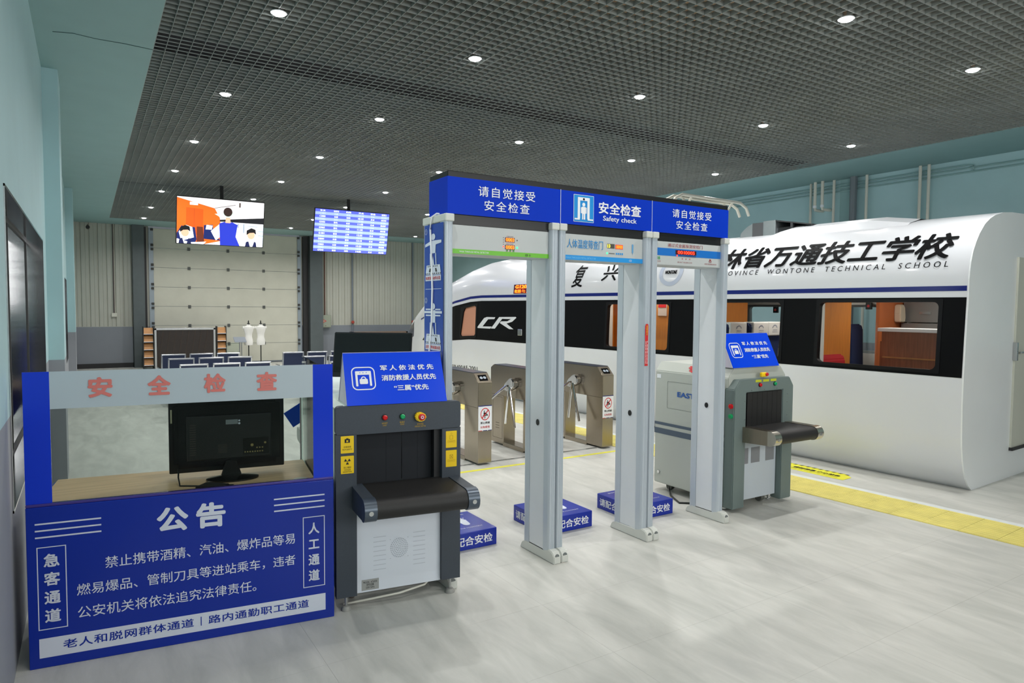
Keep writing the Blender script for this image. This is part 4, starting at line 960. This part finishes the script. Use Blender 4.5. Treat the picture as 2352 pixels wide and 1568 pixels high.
Pz.polys([circ(x, z, .004, 8) for x, z in ((.2, .985), (.36, .985), (.52, .985), (.12, .9), (.12, .75), (.66, .93), (.66, .75), (.66, .86))], ALU, .002, 'screws')
q = MB().box(.33, -.028, 1.085, .40, -.0, 1.125, .01).build('emergency_shroud', YELL, S2); MB().lathe([(.014, 0), (.014, -.012)], (.385, -.028, 1.108), 14, 'y').build('emergency_button', REDP, q)
for z, m in ((.865, 'button_red'), (.785, 'button_emerald')):
    MB().lathe([(.02, 0), (.02, -.012), (.012, -.016)], (-.006, .0, z), 16, 'x').build('button_cap', MATS[m], S2)
Pl = Plane((-.001, .86, 0), (0, -1, 0), (0, 0, 1), S2)
Pl.polys([rect(.0, .60, .8, .625), rect(.0, .52, .8, .57)], mat('stripe_slate', (78, 92, 108), .5), .001, 'stripe')
Pl.ring(rrect(.15, .76, .6, 1.0, .01), rrect(.153, .763, .597, .997, .01), mat('seam_grey', (130, 134, 130), .6), .0015, 'hatch_outline'); Pl.text('EAST', .37, .895, .2, .045, mat('eas_blue', (50, 96, 170), .5), .03)
Pl.polys([rect(.02, 1.02, .07, 1.055)], WHITE, .001, 'label'); Pl.text('专用', .46, 1.105, .16, .07, REDP, .03) if False else None
Pg = Plane((.0, .86, 1.085), (0, -1, 0), Vector((.06, 0, .08)), S2); Pg.text('专用', .45, .05, .17, .075, REDP, .04, .003)
MB().lathe([(.014, 0), (.014, -.008)], (-.001, .8, .17), 14, 'x').build('lock', CHROME, S2)
for x, y in ((.50, .10), (.1, .75)):
    q = MB().lathe([(.035, -.018), (.038, 0), (.035, .018)], (x, y, .038), 18, 'x').build('castor', mat('castor_grey', (96, 98, 92), .5), S2); MB().box(x-.022, y-.015, .05, x+.022, y+.015, .075).build('castor_fork', ALU, q)
for x in (.04, .60): q = MB().tube([(x, .09, .02), (x, .09, .075)], .008, 8).build('levelling_foot', ALU, S2); MB().lathe([(.02, 0), (.02, .012)], (x, .09, .008), 12).build('foot_pad', CHROME, q)
tag(MB().tube([(4.4, 4.32, .04), (4.3, 4.2, .01), (4.2, 4.0, .008), (4.3, 3.92, .008), (4.42, 3.95, .02)], .008, 8).build('floor_cable', BLACK, smooth=True), 'black cable on floor under the grey scanner behind right gate post', 'cable')
t2 = tent((4.40, 3.635, 1.168), 0, .58, 'blue tent sign with lock and gate symbol on the grey scanner')

# ================================================================ BOOTH
BT = empty('security_booth', (-.25, 3.64, 0), -7.8, label='blue security check counter booth with glass screen and large white notice text', cat='booth')
W_ = 1.34
MB().box(0, 0, 0, W_, .02, .735, .003).build('notice_panel', BLUEB, BT)
b = MB(); b.box(0.0, .02, 0, .02, .64, .70); b.box(W_-.02, .02, 0, W_, .64, .70); b.build('cabinet_side', BLUEB, BT)
MB().box(-.0, .004, .735, W_, .03, .748, .003).build('sill_strip', mat('sill_purple', (70, 60, 140), .25, .2), BT)
MB().box(.0, .012, .748, .1, .018, 1.34).build('blue_film', BLUEB2, BT); MB().box(1.24, .012, .748, W_, .018, 1.34).build('blue_film', BLUEB2, BT)
MB().box(.1, .012, 1.172, 1.24, .018, 1.34).build('frosted_strip', FROST, BT)
MB().box(.1, .013, .748, 1.24, .017, 1.172).build('glass_pane', GLASSB, BT)
MB().box(W_-.075, .022, .702, W_-.069, .66, 1.34).build('side_glass', GLASSC, BT)
Pb = Plane((0, .012, 0), (1, 0, 0), (0, 0, 1), BT)
for t_, x in (('安', .296), ('全', .536), ('检', .777), ('查', 1.016)): Pb.text(t_, x, 1.263, .098, .094, SALMON, .03, .002)
Pn = Plane((0, 0, 0), (1, 0, 0), (0, 0, 1), BT); WV = WHITEV
Pn.text('公告', .666, .618, .302, .124, WV, .03, spacing=1.45)
Pn.polys([rect(.034, .659-.0305*k-.0035, .289, .659-.0305*k+.0035) for k in range(3)]+[rect(1.043, .661-.0305*k-.0035, 1.293, .661-.0305*k+.0035) for k in range(3)], WV, .001, 'rule')
for x0, x1, z0, z1, s in ((.038, .15, .175, .554, '急\n客\n通\n道'), (1.183, 1.293, .179, .551, '人\n工\n通\n道')):
    Pn.ring(rect(x0, z0, x1, z1), rect(x0+.004, z0+.004, x1-.004, z1-.004), WV, .001, 'text_frame'); Pn.text(s, (x0+x1)/2, (z0+z1)/2, .062 if x0 < .5 else .056, z1-z0-.065, WV, .02, line=1.35)
Pn.text('禁止携带酒精、汽油、爆炸品等易', .722, .449, .842, .055, WV, .004, spacing=1.0)
Pn.text('燃易爆品、管制刀具等进站乘车，违者', .666, .337, .957, .055, WV, .004, spacing=1.0)
Pn.text('公安机关将依法追究法律责任。', .572, .232, .766, .055, WV, .004, spacing=1.0)
Pn.polys([rect(.039, .047, 1.295, .136)], WV, .001, 'white_strip'); Pn.text('老人和脱网群体通道｜路内通勤职工通道', .67, .096, 1.08, .045, BLUEB, .012, .002, spacing=1.08)
tag(MB(Matrix.Translation((-.25, 3.64, 0)) @ Matrix.Rotation(R(-7.8), 4, 'Z')).box(.022, .03, .701, W_-.08, .60, .722, .003).build('counter_desk', WOOD), 'light wood laminate desk top behind the booth glass', 'desk')
MN = empty('desktop_monitor', (-.25, 3.64, .7225), -7.8, label='black desktop monitor seen from behind through the booth glass', cat='monitor')
mn = MB().box(.555, .36, .03, 1.13, .395, .43, .006).build('bezel', BLACK, MN)
MB().prism([(.58, .06), (1.105, .06), (1.105, .41), (.58, .41)], 'y', .325, .36, .022).build('back_shell', mat('shell_gloss', (18, 20, 21), .22), MN)
bk = MB().box(.64, .312, .10, 1.06, .326, .335, .005).build('rear_housing', mat('black_matt', (24, 26, 27), .5), MN)
Pk = Plane((0, .312, 0), (1, 0, 0), (0, 0, 1), bk)
Pk.polys([rect(.83, .285, .89, .31)], mat('spec_grey', (130, 136, 140), .5), .001, 'rating_label'); Pk.polys([circ(.897, .288, .006, 10), circ(.897, .303, .005, 10)], WHITEV, .002, 'rating_label')
Pk.polys([rect(.915, .115, 1.045, .205)], BLACKG, .001, 'port_panel'); Pk.polys([circ(.925+.0125*q, .13, .004, 8) for q in range(8)]+[circ(.985+.014*q, .15, .004, 8) for q in range(3)]+[circ(1.027, .175, .006, 10), circ(.96, .166, .008, 10)], mat('port_gold', (180, 160, 110), .3, .8), .002, 'ports')
Pk.polys([rect(.655, .13+.012*q, .685, .136+.012*q) for q in range(14)]+[rect(.79, .135+.008*q, .835, .139+.008*q) for q in range(6)], mat('vent_dark', (60, 56, 50), .6), .001, 'vent_slots')
MB().box(.565, .352, .3, .572, .362, .37).build('side_label', mat('label_cream', (206, 200, 170), .5), MN)
MB().prism([(.80, 0), (.83, .09), (.88, .09), (.91, 0)], 'y', .30, .34, .004).build('neck', BLACK, MN)
MB().lathe([(.13, .0), (.13, .008), (.06, .018)], (.86, .27, 0), 28, 'z', 1, .62).build('base', BLACKG, MN, smooth=True)
Mb = Matrix.Translation((-.25, 3.64, .722)) @ Matrix.Rotation(R(-7.8), 4, 'Z')
tag(MB(Mb).tube([(.60, .34, .06), (.60, .28, .03), (.61, .2, .004), (.7, .16, .004), (.8, .14, .006), (.86, .12, .004)], .004, 6).build('monitor_cable', BLACK), 'thin black cable trailing from the desktop monitor on the desk', 'cable')
pk = MB(Mb).prism([(.68, .12), (.80, .08), (.84, .13), (.73, .2)], 'z', 0, .012, .003).build('power_adapter', BLACK); tag(pk, 'flat black adapter lying on the desk beside the monitor base', 'adapter')
tag(MB(Mb).lathe([(.035, 0), (.038, .004), (.03, .006)], (1.19, .12, 0), 20, sy=.7).build('small_dish', mat('dish_grey', (190, 190, 180), .3)), 'small clear dish at the right corner of the booth desk', 'dish')
bs = MB(Matrix.Translation((1.44, 5.60, .605)) @ Matrix.Rotation(R(-8), 4, 'Z') @ Matrix.Rotation(R(-32), 4, 'Y')).box(.0, 0, .05, .16, .01, .19).build('blue_board', BLUEP)
tag(bs, 'tilted blue board standing on the rear conveyor of the charcoal scanner', 'board')

# ================================================================ TURNSTILES
def turnstile(x0, label, w_=.17, sign=True):
    t = empty('tripod_turnstile', (x0, 6.05, 0), label=label, cat='turnstile', group='stainless tripod turnstiles')
    L = 1.02
    for a, c in ((0, .30), (L-.30, L)):
        f = MB().box(0.004, a, .02, w_-.004, c, .62, .004).build('pedestal', STEEL, t)
    MB().box(0.002, .29, 0, w_-.002, L-.29, .05, .004).build('base_plate', STEEL, t)
    hd_ = MB().prism([(0, .6), (0, .86), (.10, .955), (L-.06, .955), (L, .92), (L, .6)], 'x', 0, w_, .004).build('head_box', STEEL, t)
    MB().box(.002, .11, .955, w_-.002, L-.08, .962).build('top_lid', mat('lid_dark', (66, 70, 84), .25, .3), hd_)
    Pd = Plane((0, 0, .86), (1, 0, 0), Vector((0, .10, .095)), hd_); Pd.polys([rect(.035, .03, w_-.035, .11)], BLACKG, .002, 'card_reader'); Pd.polys([circ(.065, .07, .018, 12), circ(.105, .07, .018, 12)], mat('reader_grey', (150, 160, 170), .4), .003, 'reader_symbol')
    Pi = Plane((.004, L, 0), (0, -1, 0), (0, 0, 1), t)
    Pi.ring(rect(.05, .08, .27, .58), rect(.054, .084, .266, .576), mat('seam_brown', (96, 84, 66), .5), .001, 'hatch'); Pi.polys([rect(.12, .2+.03*q, .2, .205+.03*q) for q in range(3)], MATS['seam_brown'], .001, 'louvre')
    # tripod arms on the left side
    hub = MB().prism([(.40, .74), (.40, .80), (.44, .84), (.5, .83), (.60, .76), (.62, .70), (.58, .67), (.5, .70)], 'x', -.07, 0, .012).build('hub', CHROME, t)
    c0 = Vector((-.06, .50, .77))
    for e_ in ((-.07, .56, .30), (-.12, .28, .30), (-.28, .86, .42)):
        d_ = Vector(e_); a_ = MB().tube([c0+(d_-c0)*.08, d_], .014, 10).build('arm', CHROME, hub, smooth=True)
    if sign:
        Pf = Plane((0, -.001, 0), (1, 0, 0), (0, 0, 1), t); z0, z1 = .36, .625
        Pf.polys([rect(.004, z0, w_-.004, z1)], WHITE, .001, 'notice'); Pf.polys([rect(.004, z1-.008, w_-.004, z1), rect(.06, z0, .11, z0+.006), rect(.12, z0, w_-.004, z0+.006)], NAVY, .002, 'notice_border'); Pf.polys([rect(.004, z0, .05, z0+.006)], REDP, .002, 'notice_border')
        cx, cz = w_/2, z1-.09
        Pf.ring(circ(cx, cz, .056, 28, 1.15), circ(cx, cz, .048, 28, 1.15), REDP, .002, 'pictogram')
        Pf.polys([circ(cx-.01, cz+.03, .007, 10), rect(cx-.018, cz-.01, cx+.002, cz+.02), rect(cx-.028, cz-.018, cx+.032, cz-.01), rect(cx-.008, cz-.045, cx, cz-.018), [(cx, cz), (cx+.03, cz-.012), (cx+.03, cz-.005), (cx+.004, cz+.012)]], BLACK, .002, 'pictogram')
        Pf.polys([[(cx-.04, cz-.035), (cx-.032, cz-.043), (cx+.04, cz+.035), (cx+.032, cz+.043)]], REDP, .003, 'pictogram')
        Pf.text('禁止跨越', cx, z0+.085, .11, .024, BLACK, .015, .002, spacing=1.1); Pf.text('以免受伤', cx, z0+.04, .11, .024, REDP, .015, .002, spacing=1.1)
    return t
turnstile(3.40, 'stainless turnstile beside the charcoal scanner with no-climbing notice'); turnstile(4.15, 'stainless turnstile half hidden behind the first pair of gate posts'); turnstile(4.97+.09, 'stainless turnstile seen between second and third gate posts, notice on front')
tag(MB().box(3.57, 6.12, .0, 5.05, 6.15, .006).build('floor_strip', ALU), 'thin metal threshold strip on the floor between the turnstiles', 'strip')
tag(MB().box(2.0, 6.12, .0, 3.40, 6.15, .006).build('floor_strip', ALU), 'thin metal threshold strip on floor left of the first turnstile', 'strip')
tp = MB().box(1.6, 5.86, .0002, 5.4, 5.91, .002).build('floor_tape', YELT); tag(tp, 'yellow warning tape line on the floor before the turnstiles', 'tape')

# ================================================================ TACTILE PAVING, WHITE LINE, STICKER
TP = struct(empty('floor_tactile_paving', (5.985, 2.2, 0), 3.0))
b = MB(); b.box(-.50+.002, .002, 0, -.002, .248, .006)
for k in range(10): b.box(-.485+.048*k, .012, .006, -.465+.048*k, .238, .0078)
tl = b.build('tile', YEL, TP)
for k in range(-8, 60):
    o = tl if k == -8 else tl.copy()
    if k != -8: C.objects.link(o)
    o.location = (0, k*.25, 0)
wlm = MB().box(.0, -2.5, .0, .085, 15, .003).build('edge_line', mat('line_white', (216, 220, 220), .5, noise=.06, nscale=14), TP)
st = empty('floor_sticker', (6.15, 3.75, .001), 3 , label='yellow caution sticker with black hazard stripes on the floor by the train', cat='sticker')
MB().prism([(0, 0), (.16, .0), (.25, .10), (.25, .78), (.2, .84), (0, .80)], 'z', 0, .0015).build('film', mat('sticker_yellow', (224, 220, 40), .4), st)
Pt = Plane((0, 0, .0015), (0, -1, 0), (1, 0, 0), st)
Pt.polys([[(-.8+.07*k, .215), (-.77+.07*k, .215), (-.755+.07*k, .25), (-.785+.07*k, .25)] for k in range(11)], BLACK, .0005, 'hazard_stripe')
Pt.text('请勿倚靠 小心站台', -.34, .12, .5, .06, BLACK, .02, .001); Pt.text('MIND THE GAP BETWEEN PLATFORM', -.34, .06, .5, .02, BLACK, 0, .001)
Pt.ring([(-.76, .05), (-.64, .05), (-.70, .19)], [(-.74, .062), (-.66, .062), (-.70, .165)], BLACK, .001, 'warning_triangle')

# ================================================================ BENCHES
def bench(label, loc):
    t = empty('waiting_bench', loc, label=label, cat='bench', group='three-seat waiting benches')
    ST = mat('bench_silver', (212, 216, 220), .25, .8)
    for k in range(3):
        x = .445*k
        o_, i_ = rect(x, 0, x+.385, .46), rect(x+.022, .022, x+.363, .44)
        bk = MB(Matrix.Translation((0, .0, .34)) @ Matrix.Rotation(R(12), 4, 'X')); bk.prism(rect(x+.015, .015, x+.37, .445), 'y', -.008, .012)
        bkO = bk.build('backrest', SEATN, t)
        M_ = Matrix.Translation((0, .0, .34)) @ Matrix.Rotation(R(12), 4, 'X')
        f = MB(M_)
        for a in ((x, 0, x+.022, .46), (x+.363, 0, x+.385, .46), (x, .438, x+.385, .46), (x, 0, x+.385, .022)): f.box(a[0], -.016, a[1], a[2], .018, a[3], .004, 1)
        f.build('back_frame', ST, bkO)
        s = MB().box(x, .02, .335, x+.385, .40, .36, .008).build('seat', SEATN, t)
    MB().box(0, .16, .28, 1.275, .21, .33, .004).build('beam', ST, t)
    for x in (.2, 1.05): MB().tube([(x, .0, .02), (x, .12, .05), (x, .18, .28), (x, .24, .05), (x, .40, .02)], .018, 8).build('leg', ST, t, smooth=True)
    for x in (-.03, 1.30): MB().tube([(x, .02, .34), (x, .02, .50), (x, .06, .54), (x, .30, .54), (x, .34, .50), (x, .33, .34), (x, .02, .34)], .014, 8).build('armrest', CHROME, t, smooth=True)
    return t
bn = bench('front left waiting bench, lowest in view above the booth screen', (1.11, 10.83, 0))
dup(bn, (1.08, 12.1, 0), label='middle row bench of the left group behind the booth screen'); dup(bn, (1.07, 13.15, 0), label='back row bench of left group in front of the dark cabinet')
dup(bn, (3.18, 10.45, 0), label='front row bench of right group, behind the black monitor'); dup(bn, (3.10, 11.7, 0), label='middle row bench of right group beside the booth glass top'); dup(bn, (3.04, 12.85, 0), label='back row bench of right group near the right door column')

# ================================================================ FAR FURNITURE
def rack(x, label):
    t = empty('brochure_rack', (x, 19.55, 0), label=label, cat='rack', group='wooden brochure racks')
    for xx in (0, .225): MB().box(xx-.012, 0, 0, xx+.004, .25, 1.09).build('frame_side', DARK, t)
    for k, z in enumerate((.1, .30, .50, .70, .9)):
        sh = MB().prism([(.0, z), (.02, z), (.10, z+.16), (.08, z+.16)], 'x', 0, .215).build('shelf', WOODB, t); MB().box(0, -.01, z-.008, .215, .0, z+.006).build('shelf_lip', WHITE, sh)
    MB().box(0, .12, .05, .215, .13, 1.05).build('back', mat('rack_back', (90, 60, 36), .6), t)
    return t
rack(1.21, 'wooden brochure rack left of the dark cabinet by the column'); rack(2.955, 'wooden brochure rack right of the dark cabinet')
cb_ = empty('display_cabinet', (1.45, 19.5, 0), label='dark brown display cabinet with steel frame before the roller door', cat='cabinet')
MB().box(.05, .02, .02, 1.42, .3, 1.0).build('body', CABM, cb_)
f = MB(); f.box(0, 0, 0, .05, .32, 1.05, .004); f.box(1.40, 0, 0, 1.45, .32, 1.05, .004); f.box(0, 0, 1.0, 1.45, .32, 1.055, .004); f.build('steel_frame', ALU, cb_)
f = MB()
for k in range(9): f.prism([(.06+.15*k, .04), (.075+.15*k, .04), (.22+.15*k, .98), (.205+.15*k, .98)] if k < 8 else [(.06, .5), (.07, .5), (.2, .98), (.19, .98)], 'y', .012, .018)
f.build('lattice_strip', mat('lattice_brown', (54, 40, 30), .4), cb_)
def form(x, label):
    t = empty('dress_form', (x, 19.45, 0), label=label, cat='mannequin', group='white dress forms by the roller door')
    prof = [(.001, .56), (.095, .57), (.105, .66), (.098, .72), (.08, .80), (.085, .88), (.11, .97), (.125, 1.03), (.12, 1.07), (.06, 1.095), (.042, 1.11), (.04, 1.14), (.001, 1.145)]
    MB().lathe(prof, n=28, sx=1.12, sy=.62).build('torso', TORSO, t, smooth=True)
    for xx in (-.135, .135): MB().lathe([(.03, -.02), (.045, .0), (.03, .02)], (xx, 0, 1.045), 12, 'x').build('shoulder_cap', TORSO, t, smooth=True)
    MB().lathe([(.04, 1.145), (.045, 1.155), (.012, 1.175), (.018, 1.2), (.006, 1.25)], n=16).build('neck_finial', BLACK, t, smooth=True)
    MB().tube([(0, 0, .03), (0, 0, .58)], .014).build('pole', BLACK, t); MB().lathe([(.15, 0), (.15, .015), (.03, .03)], n=24).build('base', BLACK, t)
form(3.73, 'left white dress form on a black stand by the roller door'); form(4.05, 'right white dress form on a black stand by the roller door')
lc = empty('lectern', (3.2, 19.2, 0), label='small grey glass lectern with slanted top between rack and dress forms', cat='lectern')
MB().tube([(.25, 0, 0), (.25, 0, .7)], .015).tube([(.32, .1, 0), (.32, .1, .7)], .015).build('leg', ALU, lc); MB().prism([(-.05, .66), (.2, .78), (.2, .80), (-.05, .68)], 'x', .12, .42).build('top', mat('lectern_grey', (140, 146, 156), .4), lc); MB().box(-.1, 0, .1, .24, .02, .66).build('glass_panel', GLASSC, lc)
sr_ = empty('scroll_rack', (6.75, 19.7, 0), label='brown metal rack with rolled mats behind the black monitor', cat='rack')
RM = mat('rack_brown', (126, 104, 88), .5)
MB().box(0, 0, .0, .05, .3, .88).box(1.73, 0, 0, 1.78, .3, .88).box(0, 0, .84, 1.78, .3, .88).build('frame', RM, sr_)
for k in range(6): MB().tube([(.06, .1, .1+.13*k), (1.72, .1, .1+.13*k)], .05, 12).build('mat_roll', mat('roll_beige', (150, 128, 110), .8), sr_, smooth=True)
ych = empty('yellow_chair', (9.05, 19.3, 0), label='small yellow wooden chair by the wall next to the train nose', cat='chair')
YW = mat('chair_yellow', (190, 140, 40), .5)
MB().box(0, 0, .3, .35, .35, .34).build('seat', YW, ych)
for x in (0, .3):
    for y in (0, .3): MB().box(x, y, 0, x+.04, y+.04, .3 if y == 0 else .6).build('leg', YW, ych)

# ================================================================ HANGING SCREENS
def tv(x, y, w_, h_, label, poles, tilt=8, rz=0):
    t = empty('hanging_television', (x, y, 2.69), rz, label=label, cat='television')
    M_ = Matrix.Rotation(R(tilt), 4, 'X')
    cs_ = MB(M_).box(0, 0, 0, w_, .05, h_, .004).build('casing', BLACK, t)
    MB().tube([(poles, .02, h_*.5), (poles, .02, ZC-2.69+.3)], .03, 10).box(poles-.15, -.05, h_*.35, poles+.15, .02, h_*.65).build('ceiling_pole', DARK, t)
    ex = Vector((1, 0, 0)); ey = M_.to_3x3() @ Vector((0, 0, 1))
    return t, Plane((0, 0, 0), ex, ey, cs_)
def em(name, col, s=1.25): return mat(name, col, .6, emit=s)
t, P = tv(1.30, 12.80, 1.42, .81, 'left ceiling-hung television showing a train attendant in a blue vest', .74, 14)
w1, h1 = 1.42, .81
def pic(pts, m, off): P.polys([[(.012+x*(w1-.024), .012+y*(h1-.024)) for x, y in q] for q in pts], m, off, 'picture')
E_ = lambda n, c: em('tv_'+n, c, 1.0)
pic([rect(0, 0, 1, 1)], E_('backdrop', (222, 220, 222)), .002)
pic([[(0, .0), (0, .98), (.42, .8), (.48, .6), (.52, .1), (.3, 0)]], E_('orange', (226, 98, 22)), .003)
pic([[(.1, .2), (.1, .78), (.29, .76), (.29, .2)]], E_('door', (206, 80, 14)), .004); pic([rect(.14, .84, .23, .9)], E_('white', (252, 250, 252)), .005)
pic([rect(.19, .2, .192, .77)], E_('brown', (96, 40, 20)), .005); pic([rect(.69, .3, .70, .5), rect(.76, .3, .77, .5), rect(.81, .45, .93, .46), rect(.94, .35, 1, .36), rect(.94, .25, 1, .26)], E_('slate', (120, 140, 160)), .0055)
pic([[(.42, .80), (.66, .9), (.66, .91), (.42, .81)], rect(.70, .86, .72, .96)], E_('rail', (90, 80, 76)), .005)
pic([[(.22, .0), (.22, .38), (.29, .38), (.31, 0)]], E_('brown', (96, 40, 20)), .005)
pic([[(.48, .56), (1, .66), (1, .52), (.48, .52)]], E_('black', (12, 14, 20)), .004); pic([[(.42, .68), (.98, .84), (.98, .72), (.5, .6)]], E_('mint', (206, 232, 214)), .0045)
pic([rect(.93, .02, 1.0, .5)], E_('pale', (206, 220, 236)), .004)
pic([[(.3, .12), (.3, .42), (.4, .44), (.42, .2), (.5, .1)], [(0, .0), (0, .22), (.05, .38), (.2, .36), (.22, .1), (.2, 0)]], E_('navy', (16, 32, 90)), .0055)
pic([[(.32, .33), (.39, .33), (.4, .42), (.33, .43)], [(.02, .25), (.1, .4), (.17, .36), (.19, .14), (.05, .05)], [(0, 0), (.3, 0), (.33, .06), (.15, .03), (.0, .1)]], E_('white', 0), .006)
pic([[(.38, .3), (.47, .45), (.52, .52), (.6, .53), (.66, .5), (.71, .35), (.7, .2), (.6, .2), (.5, .2), (.44, .1)], [(.73, .0), (.74, .12), (.82, .16), (.92, .12), (.98, 0)]], E_('white', 0), .007)
pic([[(.49, .0), (.475, .48), (.53, .52), (.63, .52), (.69, .47), (.67, .2), (.72, 0)]], E_('vest', (34, 50, 176)), .008)
pic([circ(.572, .74, .052, 20, 1.9)], E_('hair', (46, 30, 26)), .009); pic([[(.545, .5), (.55, .62), (.6, .62), (.605, .5)]], E_('skin', (224, 170, 140)), .0085)
for cx, cy in ((.09, .24), (.855, .26)):
    pic([circ(cx, cy, .045, 18, 2.0)], E_('skin', (222, 160, 130)), .009); pic([[(cx-.055, cy+.0), (cx-.055, cy+.1), (cx, cy+.16), (cx+.05, cy+.13), (cx+.06, cy+.02), (cx+.03, cy+.06), (cx-.02, cy+.05)]], E_('ink', (12, 12, 16)), .010)
    pic([[(cx-.07, 0), (cx-.06, .1), (cx-.03, .12), (cx-.01, 0)], [(cx+.07, 0), (cx+.06, .1), (cx+.04, .12), (cx+.02, 0)]], E_('vestn', (20, 28, 70)), .010)
l3 = MB(); 
t, P = tv(3.66, 12.98, 1.49, .825, 'right ceiling-hung television showing a blue train timetable', .72, 14)
w1, h1 = 1.49, .825; rows = 15
BL1 = em('tt_blue', (84, 96, 212), 1.15); BL2 = em('tt_pale', (150, 172, 238), 1.15); TW = em('tt_text', (240, 244, 255), 1.3)
P.polys([rect(.01, .01, w1-.01, h1-.01)], BL1, .002, 'timetable'); rh = (h1-.02)/rows
P.polys([rect(.01, .01+rh*(rows-2-k*2+0), w1-.01, .01+rh*(rows-1-k*2)) for k in range(7)], BL2, .003, 'timetable')
cols = [.15, .41, .65, .9, 1.14, 1.37]
for x, s in zip(cols, ('车次', '始发站', '终点站', '开点', '状态', '检票口')): P.text(s, x, .01+rh*14.5, .1, rh*.62, TW, .01, .004)
tt = [('C1001', '长春', '延吉', '10:10', '正点', 'A01/A02'), ('C3003', '长春', '沈阳', '10:30', '正点', 'A03/A04'), ('G3051', '吉林', '北京', '10:45', '正点', 'B01/B02'), ('G3322', '敦化', '北京', '11:05', '正点', 'B06/B07'), ('D7011', '白城', '长春', '11:15', '正点', 'A05/A06'), ('G3065', '通化', '大连', '11:30', '正点', 'A04/A05'), ('G1205', '沈阳', '上海', '12:05', '正点', 'B03/B04'), ('G1001', '延吉', '上海', '12:35', '正点', 'A10/A11'), ('D8003', '长春', '四平', '12:50', '正点', 'A07/A08'), ('D8001', '长春', '吉林', '13:10', '正点', 'A01/A02'), ('C1013', '长春', '敦化', '13:15', '正点', 'B05/B06'), ('C8023', '长春', '哈尔滨', '13:25', '正点', 'B02/B03'), ('G9052', '长春', '广州', '14:00', '正点', 'B06/B07'), ('G7543', '延吉', '沈阳', '14:05', '正点', 'A06/A08')]
for k, row in enumerate(tt):
    m = TW if k % 2 else em('tt_faint', (190, 204, 246), 1.1)
    for x, s in zip(cols, row): P.text(s, x, .01+rh*(13.5-k), min(.11, .028*len(s)) if s[0].isascii() else .075, rh*.6, m, .01, .004)
